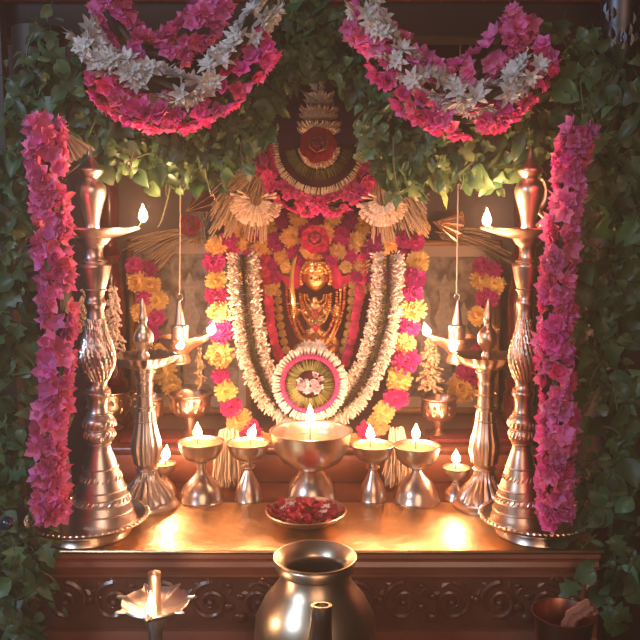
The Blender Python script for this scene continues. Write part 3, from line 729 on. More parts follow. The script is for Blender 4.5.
# small dark pink tuft left of leaves / right
# ------------------------------------------------------------------ leafy festoons
def leafy(name, label, specs, group, cat='foliage', origin=None, mats=('leaf',), stems=16, size=(.7, 1.25), droop=.9):
    """specs: (pixel spine [(x,y,Y)...], half thickness px, count)"""
    g = thing(name, label, cat, origin, group)
    for sp, th, cnt in specs:
        path = ppath(sp, 50); m = len(path)
        for i in range(cnt):
            u = R.random()*(m-1); k = min(int(u), m-2)
            c = path[k].lerp(path[k+1], u-k)
            t0, t1 = (th if isinstance(th, tuple) else (th, th)); thv = (t0+(t1-t0)*u/(m-1))*.00108
            off = Vector((R.gauss(0, .5), R.uniform(-.25, .55), R.gauss(0, .5)))*thv
            off.y = max(-.02, min(.03, off.y))
            q_ = c+off; dd = depth(q_.y, q_.z); ex, ez = 320+FPX*q_.x/dd, q_.z-P(319, 132, q_.y).z
            if name == 'leaf_column' and ((ex-590)/13)**2 + ((q_.z-P(590, 432, q_.y).z)/(38*dd/FPX))**2 < 1: continue
            if ((ex-319)/46)**2 + (ez/(52*dd/FPX))**2 < 1: continue      # the opening round the crown stays free
            h = R.uniform(0, 2*pi)
            dirv = Vector((cos(h), R.uniform(-.8, .2), sin(h)*.7 - droop)).normalized()
            nrm = Vector((R.uniform(-.8, .8), -1, R.uniform(-.2, .9)))
            x = dirv; z = (nrm - x*nrm.dot(x)).normalized(); y = z.cross(x)
            rot = Matrix((x, y, z)).transposed().to_4x4()
            place('leaf', R.choice(LEAF[R.choice(mats)]), None, g, c+off, rot, R.uniform(*size))
        ns = max(4, cnt//14); mb = MB()
        for i in range(ns):
            k = R.randrange(m-1); c = path[k]+Vector((R.gauss(0, .4), R.uniform(-.01, .015), R.gauss(0, .4)))*.0010*(th[0] if isinstance(th, tuple) else th)
            a = R.uniform(0, 2*pi); L = R.uniform(.02, .05); c.y = path[k].y + R.uniform(-.016, .02)
            d = Vector((cos(a)*.8, R.uniform(-.2, .2), sin(a)-.5)).normalized(); e = Vector((R.uniform(-1, 1), 0, -1))*L*.4
            mb.tube(spline([c, c+d*L*.5, c+d*L+e*.5, c+d*L+e], 7), [.0011, .001, .001, .0009, .0008, .0007, .0005], 5)
        mb.obj('stems', 'stem', g, kind='stuff')
        sm = MB()
        for i in range(int(cnt*.9)):
            k = R.randrange(m-1); tv = (th[0] if isinstance(th, tuple) else th)*.00108
            c = path[k]+Vector((R.gauss(0, .55)*tv, R.uniform(-.012, .03), R.gauss(0, .5)*tv)); h = R.uniform(0, 2*pi)
            dd = depth(c.y, c.z)
            if ((320+FPX*c.x/dd-319)/42)**2 + ((c.z-P(319, 132, c.y).z)/(48*dd/FPX))**2 < 1: continue
            x = Vector((cos(h), R.uniform(-.7, .5), sin(h)*.8-.6)).normalized(); nrm = Vector((R.uniform(-1, 1), -1, R.uniform(-.4, .9))); z = (nrm-x*nrm.dot(x)).normalized(); y = z.cross(x)
            src = R.choice(LEAF['leaf'][:4]); sc = R.uniform(.4, .65); mt = Matrix.Translation(c) @ Matrix((x, y, z)).transposed().to_4x4() @ Matrix.Scale(sc, 4)
            sm.add([v.co for v in src.vertices], [tuple(p.vertices) for p in src.polygons], mt)
        sm.obj('small_leaves', mats[0], g, kind='stuff', sharp=None)
    return g
LG = 'leafy creeper strands dressing the shrine'
leafy('leaf_festoon', 'green leafy festoon below the upper left flower swag', [([(66, 92, .91), (110, 130, .91), (165, 142, .91), (215, 135, .91), (250, 105, .92)], 36, 215), ([(165, 156, .95), (195, 162, .96), (225, 158, .96)], (18, 30), 50),
      ([(232, 30, .93), (236, 80, .93), (232, 130, .93)], 32, 32)], LG, origin=P(150, 140, .91), mats=('leaf', 'leaf', 'leaflight', 'leafdark'), size=(.55, 1.))
leafy('leaf_arch', 'green leafy arch above the white crown of the idol', [([(252, 70, .93), (280, 32, .93), (320, 20, .93), (358, 48, .93)], 34, 150), ([(256, 138, .93), (250, 96, .93), (284, 60, .93), (338, 58, .93), (374, 92, .93), (382, 128, .93)], 20, 130)], LG, origin=P(318, 60, .93), mats=('leaf', 'leaf', 'leafdark'), size=(.55, .95))
leafy('leaf_festoon', 'green leafy festoon below the upper right flower swag', [([(362, 108, .92), (400, 146, .92), (450, 150, .92), (500, 150, .92), (545, 118, .92)], 34, 225), ([(410, 166, .97), (435, 168, .97), (462, 160, .97)], 24, 50)], LG, origin=P(450, 150, .92), mats=('leaf', 'leaf', 'leaflight'), size=(.65, 1.1))
leafy('leaf_column', 'dense column of hanging green leaves at the left edge', [([(60, 48, .9), (36, 90, .9), (22, 160, .88), (8, 240, .86), (4, 330, .85), (6, 420, .85), (8, 500, .85)], 36, 225), ([(14, 530, .82), (12, 580, .80), (12, 640, .78)], (30, 30), 75)], LG, origin=P(20, 400, .85), mats=('leaf', 'leafdark', 'leafdark'), size=(.75, 1.25))
leafy('leaf_column', 'dense column of hanging green leaves at the right edge', [([(560, 90, .89), (596, 60, .88), (612, 120, .88), (618, 200, .86), (612, 280, .85), (612, 360, .85), (616, 440, .85), (612, 520, .84), (622, 600, .80)], 42, 295)], LG, origin=P(610, 400, .85), mats=('leaf', 'leafdark', 'leafdark'), size=(.85, 1.35))

# ------------------------------------------------------------------ idol garland ensemble
def arc_pts(cx, cy, a, b, t0, t1, n, Y):
    """pixel ellipse arc; angle 0=right, 90=down"""
    return [P(cx + a*cos(radians(t0+(t1-t0)*i/(n-1))), cy + b*sin(radians(t0+(t1-t0)*i/(n-1))), Y) for i in range(n)]
def fringe_arc(mb, cx, cy, r0, r1, t0, t1, n, Y, wpx, fn='spike', jit=.06, asp=1., yj=.004, tilt=0):
    for i in range(n):
        t = radians(t0+(t1-t0)*(i+R.uniform(-.3, .3))/n)
        j = R.uniform(-jit, jit)*(r1-r0); y = Y+R.uniform(-yj, yj)
        a = P(cx+r0*cos(t), cy+r0*asp*sin(t), y); b = P(cx+(r1+j)*cos(t+R.uniform(-.04, .04)), cy+(r1+j)*asp*sin(t), y-tilt)
        getattr(mb, fn)(a, b, wpx*S(cy, Y)*R.uniform(.8, 1.2))
def rose(px, py, Y, rpx, mtl, label, nrm=(0, -1, .2), cat='flower', n=16):
    s = S(py, Y); r = rpx*s; t = thing('rose', label, cat, P(px, py, Y))
    rot0 = Vector(nrm).to_track_quat('Z', 'Y').to_matrix().to_4x4()
    MB().ball((0, 0, 0), r*.28, 8, 6).mesh('x')
    for ring, (cnt, rr, tl, ln) in enumerate(((7, .32, .35, .72), (6, .24, .75, .62), (5, .14, 1.1, .52), (3, .05, 1.4, .42))):
        for k in range(cnt):
            mb = MB(); a = 2*pi*(k+ring*.37)/cnt
            vs = []; fs = []
            for i in range(5):
                tt = i/4
                for j in range(5):
                    q = (j-2)/2; ww = r*.42*(ln/.6)*sin(pi*min(1, (tt*.55+.14)))**.8*(1 if i < 4 else .8)
                    x = r*ln*tt; zz = r*.22*tt*tt*(1 if ring else -.3) + abs(q)**2*r*.16; vs.append((x - q*q*r*.1, q*ww, zz))
            for i in range(4):
                for j in range(4): b = i*5+j; fs.append((b, b+5, b+6, b+1))
            mt = rot0 @ Rz(a) @ Matrix.Translation((r*rr*.8, 0, r*.12*ring)) @ Ry(-tl)
            mb.add(vs, fs, Matrix.Translation(P(px, py, Y)) @ mt)
            mb.obj('petal', mtl, t, sharp=None)
    return t
# head: tiered jasmine crown
c = thing('tiered_flower_crown', 'three tiered tan flower crown above the red rose', 'crown', P(319, 130, 1.06))
for k, (cy, hw, h) in enumerate(((98, 15, 12), (113, 19, 13), (128, 21, 12))):
    mb = MB(); Yc = 1.06; s = S(cy, Yc)
    for ring in range(2):
        for i in range(46):
            a = 2*pi*i/46 + R.uniform(-.05, .05); o0 = P(319, cy+3, Yc); r0 = hw*s*.6; r1 = hw*s*R.uniform(.9, 1.08)
            mb.bud(o0+Vector((r0*cos(a), r0*sin(a)*.8, -ring*.005)), o0+Vector((r1*cos(a), r1*sin(a)*.8, h*s*R.uniform(.45, .8)-ring*.008)), .0016, 4)
    mb.lathe([(hw*s*.8, P(319, cy+6, Yc).z), (hw*s*.7, P(319, cy-3, Yc).z)], (P(319, cy, Yc).x, Yc, 0), 16)
    mb.obj('flower_tier', 'tan', c, kind='stuff')
for i in range(5): pass
mb = MB(); p = P(319, 92, 1.06); s = S(92, 1.06)
for i in range(26):
    a = R.uniform(0, 6.3); e = R.uniform(.3, 1.5); d = Vector((cos(a)*cos(e), sin(a)*cos(e), sin(e)))
    mb.bud(p, p+d*9*s, .0015, 4)
mb.obj('flower_tuft', 'tan', c, kind='stuff')
rose(318, 146, 1.035, 20, 'rose', 'large deep red rose below the tiered crown')
# layered half-moon collar
col_ = thing('layered_collar', 'half moon collar of green, maroon, cream and hot pink rows below the large rose', 'garland', P(319, 200, 1.06))
mb = MB(); n = 40
for rr_, yy in ((4, 1.075), (58, 1.07)): pass
# maroon backing: thick half-disc
vs = []; fs = []
outer = arc_pts(319, 150, 56, 56, -8, 188, 41, 1.072); inner = arc_pts(319, 146, 14, 12, -8, 188, 41, 1.066)
vs = [tuple(v) for v in outer]+[tuple(v) for v in inner]+[(v.x, v.y+.01, v.z) for v in outer]
fs = [(i, i+1, 42+i-1+0, 41+i) for i in range(40)]
fs = [(i, i+1, 41+i+1, 41+i) for i in range(40)] + [(82+i, 82+i+1, i+1, i) for i in range(40)]
MB().add(vs, fs).obj('maroon_band', 'maroon', col_)
mb = MB(); fringe_arc(mb, 319, 148, 12, 21, 0, 180, 60, 1.058, 1.3, 'bud'); fringe_arc(mb, 319, 148, 13, 19, 0, 180, 40, 1.052, 1.2, 'bud'); mb.obj('tan_row', 'tan', col_, kind='stuff')
mb = MB(); fringe_arc(mb, 319, 146, 24, 34, 8, 172, 120, 1.060, .8); mb.obj('green_row', 'greenfringe', col_, kind='stuff')
mb = MB(); fringe_arc(mb, 319, 147, 40.5, 48.5, -8, 188, 62, 1.058, 1.9, 'bud', .02, yj=.001); mb.obj('cream_row', 'creamrow', col_, kind='stuff')
path = arc_pts(319, 148, 57, 59, 0, 180, 30, 1.054); scatter(col_, path, .010, 190, HOT, 'pink_flower', .6, .85, tilt=.6)
# straw wings + fans
def wing(hand, label):
    g = thing('straw_tassel', label, 'tassel', P(319-hand*70, 215, 1.05), 'dry straw tassels beside the collar')
    mb = MB()
    for i in range(170):
        t = R.random(); ax = 319-hand*(49+R.uniform(-3, 3)); ay = 158+R.uniform(-5, 8)
        ex = 319-hand*(R.uniform(52, 108)); ey = 222 + R.uniform(-14, 14) - abs((ex-319))*.05 + (12 if abs(ex-319) < 75 else 0)
        if i % 3 == 0: ex = 319-hand*R.uniform(88, 112); ey = R.uniform(190, 240)
        a = P(ax, ay, 1.065+R.uniform(-.004, .004)); b = P(ex, ey, 1.055+R.uniform(-.012, .012)); m_ = a.lerp(b, .5)+Vector((-hand*.004, 0, .006))
        mb.tube(spline([a, m_, b], 4), [.0008, .0010, .0011, .0008], 4)
    mb.obj('straw_strands', 'straw', g, kind='stuff')
    mb = MB(); fx, fy = 319-hand*63, 200
    for r0, r1, n, Y in ((6, 15, 50, 1.036), (10, 22, 64, 1.044), (14, 27, 64, 1.05)):
        for i in range(n):
            t = radians(R.uniform(10, 170)) if i % 5 else radians(R.uniform(-30, 210))
            a = P(fx+r0*cos(t), fy+r0*sin(t), Y); b = P(fx+r1*cos(t)+R.uniform(-1, 1), fy+r1*sin(t), Y-.006)
            mb.bud(a, b, .0019, 4)
    mb.obj('petal_fan', 'tan', g, kind='stuff')
wing(1, 'dry straw tassel with petal fan left of the half moon collar')
wing(-1, 'dry straw tassel with petal fan right of the half moon collar')

# chrysanthemum U garland
def beads(g, seq, Y, rr=1.):
    for x, y, c, s in seq:
        place('chrysanthemum', R.choice(CM if c == 'm' else CY), None, g, P(x, y, Y+R.uniform(-.004, .004)), face_rot((R.uniform(-.3, .3), -1, R.uniform(-.1, .5))), s*rr, label='magenta bloom' if c == 'm' else 'yellow bloom')
g = thing('chrysanthemum_garland', 'magenta and yellow chrysanthemum garland hanging round the white garland', 'garland', P(311, 440, 1.1))
Lq = [(216, 246, 'y', .9), (214, 262, 'm', 1.), (216, 280, 'y', .95), (217, 296, 'm', 1.), (219, 312, 'y', 1), (221, 331, 'm', 1.15), (220, 354, 'y', 1.25), (221, 376, 'm', .8), (226, 391, 'y', 1.), (231, 407, 'm', 1.), (240, 421, 'y', 1.15), (250, 431, 'm', 1.1), (262, 444, 'y', 1.1), (278, 452, 'm', 1.), (296, 455, 'y', 1.)]
Rq = [(418, 262, 'y', 1.), (414, 279, 'm', 1.05), (412, 293, 'm', .95), (413, 309, 'y', 1.15), (408, 327, 'm', 1.05), (405, 343, 'y', .95), (406, 360, 'm', 1.2), (399, 379, 'y', 1.15), (396, 397, 'm', 1.1), (384, 412, 'y', 1), (378, 424, 'y', 1.), (368, 432, 'm', 1.05), (354, 446, 'y', 1.1), (338, 454, 'm', 1.), (318, 458, 'm', .9)]
beads(g, Lq, 1.105, 1.27); beads(g, Rq, 1.105, 1.27)
core(g, ppath([(p[0], p[1]) for p in Lq]+[(p[0], p[1]) for p in Rq[::-1]], 80, 1.112), .004)
g = thing('chrysanthemum_arch', 'arched rows of magenta and yellow chrysanthemums over the idol', 'garland', P(316, 240, 1.11))
k = 0
for rad_, yc, (t0, t1), n, sc in ((96, 300, (214, 326), 13, 1.0), (77, 302, (206, 334), 12, 1.05), (58, 300, (196, 344), 12, .85), (43, 296, (190, 350), 9, .6)):
    for i in range(n):
        t = radians(t0+(t1-t0)*i/(n-1)); x = 316+rad_*cos(t)*1.08; y = yc+rad_*sin(t)*.88
        beads(g, [(x, y, 'my'[(i+k) % 2], sc*1.18)], 1.125-.004*k)
    k += 1
# outer corners
beads(g, [(228, 240, 'm', .95), (404, 240, 'm', 1.), (416, 243, 'm', 1.), (422, 228, 'y', .9), (236, 226, 'y', .9)], 1.11)
# rows dropping beside idol
g = thing('petal_string', 'magenta petal and yellow bloom strings hanging beside the golden idol', 'garland', P(316, 350, 1.13))
petd = MB()
petd.lathe([(.0001, .0022), (.004, .002), (.0066, .0006), (.007, 0), (.0066, -.0006), (.0001, -.0008)], (0, 0, 0), 10)
pdm = petd.mesh('petal_disc'); pdm.materials.append(M['rosepink'])
for xs_ in ([(264, 258), (266, 275), (268, 292), (270, 308), (271, 324), (274, 338), (278, 352), (282, 362)], [(362, 258), (363, 275), (360, 292), (357, 308), (355, 324), (352, 338), (348, 352), (345, 362)]):
    pa = ppath(xs_, 17, 1.112)
    for i, c_ in enumerate(pa):
        place('petal', pdm, None, g, c_+Vector((R.uniform(-.001, .001), R.uniform(-.002, .002), 0)), face_rot((R.uniform(-.5, .5), -1, R.uniform(-.3, .5))), R.uniform(.85, 1.15))
for xs_ in ([(274, 262), (277, 290), (280, 320), (286, 350)], [(354, 262), (352, 290), (350, 320), (343, 350)]):
    for c_ in ppath(xs_, 12, 1.122): place('yellow_bloom', CY[0], None, g, c_, face_rot((R.uniform(-.4, .4), -1, .1)), .45)

# white jasmine garland: two columns with dark stems between
g = thing('jasmine_garland', 'thick white jasmine garland in a U around the idol', 'garland', P(311, 415, 1.085))
mids = {'l': [(243, 255), (244, 280), (246, 305), (250, 335), (256, 362), (267, 388), (282, 406), (298, 416)],
        'r': [(388, 255), (388, 280), (386, 305), (380, 335), (372, 362), (358, 388), (342, 406), (324, 416)]}
buds = MB(); stems = MB()
for key, mp in mids.items():
    n = 170
    c2 = spline([(x, y, 0) for x, y in mp], n)
    for i in range(n):
        p = c2[i]; d = (c2[min(i+1, n-1)]-c2[max(i-1, 0)]).normalized(); nx, ny = -d.y, d.x
        for sd in (-1, 1):
            for q in range(5):
                o0 = R.uniform(2.6, 11.5); ln = R.uniform(4, 8); an = R.uniform(-1.1, 1.1); dx, dy = cos(an)*ln, sin(an)*ln
                Yb_ = 1.086+R.uniform(-.004, .006); Ye = Yb_-R.uniform(.001, .011)
                buds.bud(P(p.x+nx*sd*o0, p.y+ny*sd*o0, Yb_), P(p.x+nx*sd*(o0+dx), p.y+ny*sd*(o0+dx)+dy, Ye), R.uniform(.0012, .0020), 4)
            for q in range(2):
                o1 = R.uniform(2, 5.5)
                stems.spike(P(p.x, p.y, 1.080), P(p.x+nx*sd*o1, p.y+ny*sd*o1+R.uniform(-2, 2), 1.072+R.uniform(-.003, .003)), .0007, 3)
    stems.tube([P(p.x, p.y, 1.083) for p in c2[::5]], .0022, 5)
buds.obj('jasmine_buds', 'cream', g, kind='stuff'); stems.obj('stems', 'stemdark', g, kind='stuff')
# pendant disc
g = thing('round_flower_pendant', 'round flower pendant of cream, pink and green rings at the garland bottom', 'garland', P(310, 384, 1.055))
bk = MB(); s = S(384, 1.06); cpt = P(310, 384, 1.062)
bk.lathe([(.0001, .004), (30*s, .004), (34*s, 0), (30*s, -.004), (.0001, -.004)], (0, 0, 0), 40)
bk2 = MB().add(bk.v, bk.f, Matrix.Translation(cpt+Vector((0, .005, 0))) @ Rx(pi/2)); bk2.obj('backing', 'maroon', g)
mb = MB(); fringe_arc(mb, 310, 384, 29, 37.5, 0, 360, 62, 1.052, 2.1, 'bud', .05, yj=.001); fringe_arc(mb, 310, 384, 30, 38.5, 0, 360, 62, 1.058, 2.1, 'bud', .05, yj=.001); mb.obj('cream_ring', 'cream', g, kind='stuff')
mb = MB()
for i in range(56):
    a = 2*pi*i/56; mb.ball(P(310+27.5*cos(a), 384+27.5*sin(a), 1.050), 2.6*s, 6, 5)
mb.obj('pink_ring', mat('pink_bud', (.62, .03, .17), .6, var=.2, island=True), g, kind='stuff')
mb = MB(); fringe_arc(mb, 310, 384, 15, 24.5, 0, 360, 110, 1.051, .9); fringe_arc(mb, 310, 384, 14, 22, 0, 360, 70, 1.048, .9); mb.obj('green_ring', 'greenfringe', g, kind='stuff')
for i in range(26):
    a = R.uniform(0, 6.3); q = 12*sqrt(R.random()); place('centre_flower', R.choice(LILAC), None, g, P(310+q*cos(a), 384+q*sin(a), 1.045), face_rot((R.uniform(-.5, .5), -1, R.uniform(-.4, .5))), R.uniform(.6, .85))
# straw skirts hanging beside the bowl
def skirt(x0, x1, y0, y1, label, n=90, Y=1.045):
    g = thing('straw_skirt', label, 'tassel', Vector((P((x0+x1)/2, y1, Y).x, Y, 0)), 'pale straw tassels hanging to the brass sheet')
    mb = MB()
    for i in range(n):
        t = R.random(); x = x0+(x1-x0)*t; xm = (x0+x1)/2
        a = P(xm+(x-xm)*.55, y0+R.uniform(-4, 6), Y+R.uniform(.0, .015)); b = P(x+R.uniform(-3, 3), y1-R.uniform(0, 16), Y+R.uniform(-.010, .006)); b.z = max(b.z, .0015)
        mb.tube(spline([a, a.lerp(b, .5)+Vector((R.uniform(-.003, .003), 0, 0)), b], 4), [.0010, .0013, .0013, .0007], 4)
    mb.obj('straw_strands', 'strawlight', g, kind='stuff')
skirt(212, 246, 432, 490, 'pale straw tassel hanging between the lamp cups left of the big bowl', 85)
skirt(383, 410, 430, 490, 'pale straw tassel hanging between the lamp cups right of the big bowl', 75)

# ------------------------------------------------------------------ idol
def idol():
    Y = 1.13; s = S(300, Y)
    t = thing('golden_idol', 'small golden seated idol with beaded crown, necklaces and raised sword', 'statue', P(315, 352, Y))
    mb = MB().box((P(290, 356, Y).x, Y-.012, .047), (P(341, 356, Y).x, Y+.03, P(315, 352, Y).z), .003); tag(mb.obj('idol_pedestal', 'wood2'), 'wooden pedestal behind the pendant carrying the golden idol', 'pedestal')
    J = {'pel': (315, 341, 0, 11), 'waist': (315, 330, -.002, 8.5), 'chest': (315, 313, -.003, 10.5), 'neckb': (315, 301, -.003, 5), 'neckt': (315, 294, -.004, 4.5),
         'shl': (303, 305, -.003, 5), 'ell': (292, 320, -.006, 3.8), 'wrl': (294, 312, -.026, 2.8), 'shr': (327, 305, -.003, 5), 'elr': (340, 320, -.006, 3.8), 'wrr': (337, 312, -.026, 2.8),
         'kl': (295, 347, -.016, 5.5), 'fl': (313, 350, -.026, 3), 'kr': (336, 346, -.016, 5.5), 'fr': (322, 353, -.03, 3)}
    E = [('pel', 'waist'), ('waist', 'chest'), ('chest', 'neckb'), ('neckb', 'neckt'), ('chest', 'shl'), ('shl', 'ell'), ('ell', 'wrl'), ('chest', 'shr'), ('shr', 'elr'), ('elr', 'wrr'), ('pel', 'kl'), ('kl', 'fl'), ('pel', 'kr'), ('kr', 'fr')]
    ks = list(J); base = WL[t.name]
    me = bpy.data.meshes.new('body'); me.from_pydata([tuple(P(J[k][0], J[k][1], Y)+Vector((0, J[k][2], 0))-base) for k in ks], [(ks.index(a), ks.index(b)) for a, b in E], [])
    body = place('body', me, 'goldbody', t, base)
    md = body.modifiers.new('skin', 'SKIN'); md.use_smooth_shade = True
    for i, k in enumerate(ks):
        sv = me.skin_vertices[0].data[i]; sv.radius = (J[k][3]*s, J[k][3]*s*.8); sv.use_root = (k == 'pel')
    body.modifiers.new('sub', 'SUBSURF').levels = 2; body.modifiers['sub'].render_levels = 2
    # hands
    for hx, sg in ((294, 1), (337, -1)):
        h = MB(); Y0 = Y; Yh = Y-.009; hp = P(hx, 309.5, Yh-.02)
        h.ball(hp, 3.6*s, 10, 8, (1, .7, 1.2))
        for q in range(4):
            z = hp.z+(1.5-q)*2.0*s; L = (3.6, 4, 3.8, 3.1)[q]*s
            h.tube(spline([(hp.x-sg*3.2*s, Yh-.0215, z), (hp.x-sg*1.5*s, Yh-.0265, z), (hp.x+sg*1.6*s, Yh-.0275, z), (hp.x+sg*L, Yh-.024, z-.0002)], 7), [.0013, .0014, .0014, .0013, .0013, .0012, .0009], 6)
        h.tube(spline([(hp.x-sg*2*s, Yh-.021, hp.z+2.5*s), (hp.x+sg*.5*s, Yh-.0255, hp.z+5*s), (hp.x+sg*2*s, Yh-.027, hp.z+4*s)], 5), [.0016, .0015, .0014, .0013, .001], 6)
        h.obj('hand', 'goldbody', t)
    # sword
    sw = MB(); a = P(294, 318, Y-.024)
    q = spline([P(294, 318, Y-.034), P(293.5, 300, Y-.035), P(291.5, 280, Y-.034), P(294, 262, Y-.032), P(297, 254, Y-.030)], 14)
    sw.tube(q, [.0014, .0014, .002]+[.0034-.0001*i for i in range(8)]+[.0025, .0016, .0004], 6)
    sw.tube([P(289, 303.5, Y-.034), P(299, 303.5, Y-.034)], .0012, 6)
    sw.obj('sword', 'gold', t)
    # head with face
    hd = MB(); hc = P(315.5, 279, Y-.012); r = 12.4*s
    vs0 = []; u_, v_ = 32, 24; mb2 = MB(); mb2.ball((0, 0, 0), 1, u_, v_)
    for x, y, z in mb2.v:
        X = x*.88; Yy = y*.9; Z = z*1.0
        if z < 0: X *= 1-.28*z*z; Yy *= 1-.12*z*z
        if y < -.2:
            f = math.exp(-((x/.13)**2) - ((z+.06)/.24)**2); Yy -= .17*f*(1 if z < .12 else .6)
            for sx in (-.34, .34): Yy += .13*math.exp(-(((x-sx)/.17)**2) - ((z-.1)/.11)**2)
            for sx in (-.34, .34): Yy -= .05*math.exp(-(((x-sx)/.22)**2) - ((z-.27)/.05)**2)
            Yy -= .12*math.exp(-((x/.22)**2) - ((z+.46)/.07)**2) - .07*math.exp(-((x/.26)**2) - ((z+.46)/.02)**2)
            Yy -= .09*math.exp(-((x/.2)**2) - ((z+.78)/.12)**2)
        vs0.append((X*r, Yy*r, Z*r))
    hd.add(vs0, mb2.f, Matrix.Translation(hc))
    for sx in (-1, 1):
        hd.ball(hc+Vector((sx*.34*r, -.83*r, .1*r)), .16*r, 10, 6, (1.2, .5, .6))
        hd.ball(hc+Vector((sx*.88*r, -.05*r, 0)), .26*r, 8, 6, (.4, .6, 1.1))
    hd.obj('head', 'goldbody', t)
    ey = MB()
    for sx in (-1, 1): ey.ball(hc+Vector((sx*.34*r, -.90*r, .1*r)), .08*r, 8, 6)
    ey.obj('pupils', 'dark', t)
    # crown
    cr = MB(); cb = hc+Vector((0, .002, .45*r))
    cr.lathe([(r*.98, 0), (r*1.02, .15*r), (r*.95, .3*r), (r*.98, .5*r), (r*.82, .8*r), (r*.84, .95*r), (r*.62, 1.25*r), (r*.62, 1.35*r), (r*.35, 1.6*r), (r*.2, 1.75*r), (r*.12, 2.0*r), (.0001, 2.15*r)], tuple(cb), 28)
    co = cr.obj('crown', 'gold', t, label='beaded gold crown')
    bd = MB()
    for zz, rr in ((.1, 1.04), (.42, 1.0), (.86, .88), (1.28, .66)):
        n = int(26*rr)
        for i in range(n): a = 2*pi*i/n; bd.ball(cb+Vector((rr*r*cos(a), rr*r*sin(a), zz*r)), .1*r, 6, 5)
    for i in range(22):
        a = pi*(-.12+1.24*i/21); bd.ball(hc+Vector((1.22*r*cos(a), -.25*r, 1.38*r*sin(a)+.15*r)), .15*r, 7, 6)
    for i in range(16):
        a = pi*(i+.5)/16; bd.ball(hc+Vector((.9*r*cos(a), -.75*r, .42*r+.7*r*sin(a))), .1*r, 6, 5)
    bd.obj('crown_beads', 'gold', co, kind='stuff')
    MB().ball(cb+Vector((0, -.98*r, .45*r)), .2*r, 12, 8, (1, .5, 1)).obj('crown_gem', 'gem', co)
    # necklaces
    def neck(a, b, cy0, n, br, yo, name='necklace', mtl='gold', pend=None):
        mb = MB()
        for i in range(n):
            q = pi*i/(n-1); x = 315.5+a*cos(q); y = cy0+b*sin(q); mb.ball(P(x, y, Y-yo-.006*sin(q)), br*s*R.uniform(.85, 1.15), 7, 5)
        o = mb.obj(name, mtl, t, kind='stuff')
        if pend: MB().ball(P(315.5, cy0+b+2.5, Y-yo-.010), pend*s, 10, 8, (1, .5, 1.1)).obj('pendant', 'gem', t)
    neck(8.5, 8, 295, 16, 1.2, .010); neck(11, 15, 295, 24, 1.3, .012, pend=2.6); neck(13.5, 23, 295, 32, 1.25, .0135, mtl='redgold')
    neck(15.5, 32, 294, 38, 1.4, .0145, pend=3.2); neck(21.5, 48, 292, 50, 1.5, .019, mtl='redgold'); neck(25, 58, 290, 66, 1.5, .018)
    neck(29, 60, 288, 60, 1.7, .016, mtl='redgold')
    # chest ornament plates
    mb = MB()
    for (x, y, rr) in ((305, 312, 2.6), (326, 312, 2.6), (310, 321, 2.2), (321, 321, 2.2), (309, 333, 2.2), (322, 333, 2.2), (315.5, 326, 2.6), (303, 339, 2.3), (328, 339, 2.3)):
        for k in range(8): a = pi*k/4; mb.ball(P(x+rr*1.1*cos(a), y+rr*1.1*sin(a), Y-.019), .75*s, 5, 4)
        mb.ball(P(x, y, Y-.019), rr*.7*s, 8, 6, (1, .5, 1))
    mb.obj('jewelled_plates', 'gold', t, kind='stuff')
    mb = MB()
    for k in range(4):
        for hx in (294, 337): mb.tube([(P(hx, 314+k*2.3, Y-.016+k*.002).x+3.6*s*cos(a*pi/6), Y-.016+k*.0025+3.4*s*sin(a*pi/6), P(hx, 314+k*2.3, Y).z) for a in range(13)], .0007, 5)
    mb.obj('bangles', 'gold', t)
    mb = MB().ball(P(333, 341, Y-.012), 6.5*s, 14, 10, (.8, .6, 1.3), Ry(-.5)); mb.obj('knee', 'goldbody', t)
    # white blossoms at feet
    for i, (x, y) in enumerate(((305, 345), (312, 347), (318, 344), (300, 349), (323, 349))):
        o = place('foot_blossom', WHITE[i], None, None, P(x, y, Y-.036), face_rot((R.uniform(-.4, .4), -1, .6)), .65)
        tag(o, 'small white blossom laid at the feet of the golden idol', 'flower', 'white blossoms at the feet of the idol')
idol()
rose(315, 240, 1.105, 15.5, 'rosepink', 'magenta rose directly above the golden idol')
def velvet(px, py, label, hand):
    mb = MB(); c = P(px, py, 1.122); s = S(py, 1.12); vs = []; fs = []
    for i in range(9):
        for j in range(7):
            v = i/8*2-1; u = j/6*2-1; w_ = sqrt(max(0, 1-(v*.96)**2)); x = u*13*w_*s; z = v*20*s; y = -.006*(1-u*u)*(1-v*v)+.0016*sin(u*6+v*3)
            vs.append((c.x+x+hand*v*.003, c.y+y, c.z+z))
    o = len(vs); vs += [(x, y+.003, z) for x, y, z in vs]
    for i in range(8):
        for j in range(6):
            a = i*7+j; fs.append((a, a+1, a+8, a+7)); fs.append((o+a, o+a+7, o+a+8, o+a+1))
    mb.add(vs, fs); tag(mb.obj('velvet_petal', 'rosepink'), label, 'petal', 'large magenta petals behind the idol head')
velvet(292, 269, 'large magenta petal curving left of the idol head', -1)
velvet(341, 269, 'large magenta petal curving right of the idol head', 1)
# bristle halo
g = thing('bristle_halo', 'brown and green bristle halo arching round the idol head', 'garland', P(316, 290, 1.12))
mb = MB(); fringe_arc(mb, 316, 282, 30, 40, 190, 350, 150, 1.12, .8, asp=1.15); fringe_arc(mb, 316, 282, 26, 33, 190, 350, 90, 1.115, .8, asp=1.15); mb.obj('bristles', 'stemdark', g, kind='stuff')
mb = MB(); fringe_arc(mb, 316, 286, 24, 31, 175, 215, 14, 1.125, 1.2, 'bud', asp=1.1); fringe_arc(mb, 316, 286, 24, 31, 325, 365, 14, 1.125, 1.2, 'bud', asp=1.1); mb.obj('pale_buds', 'straw', g, kind='stuff')

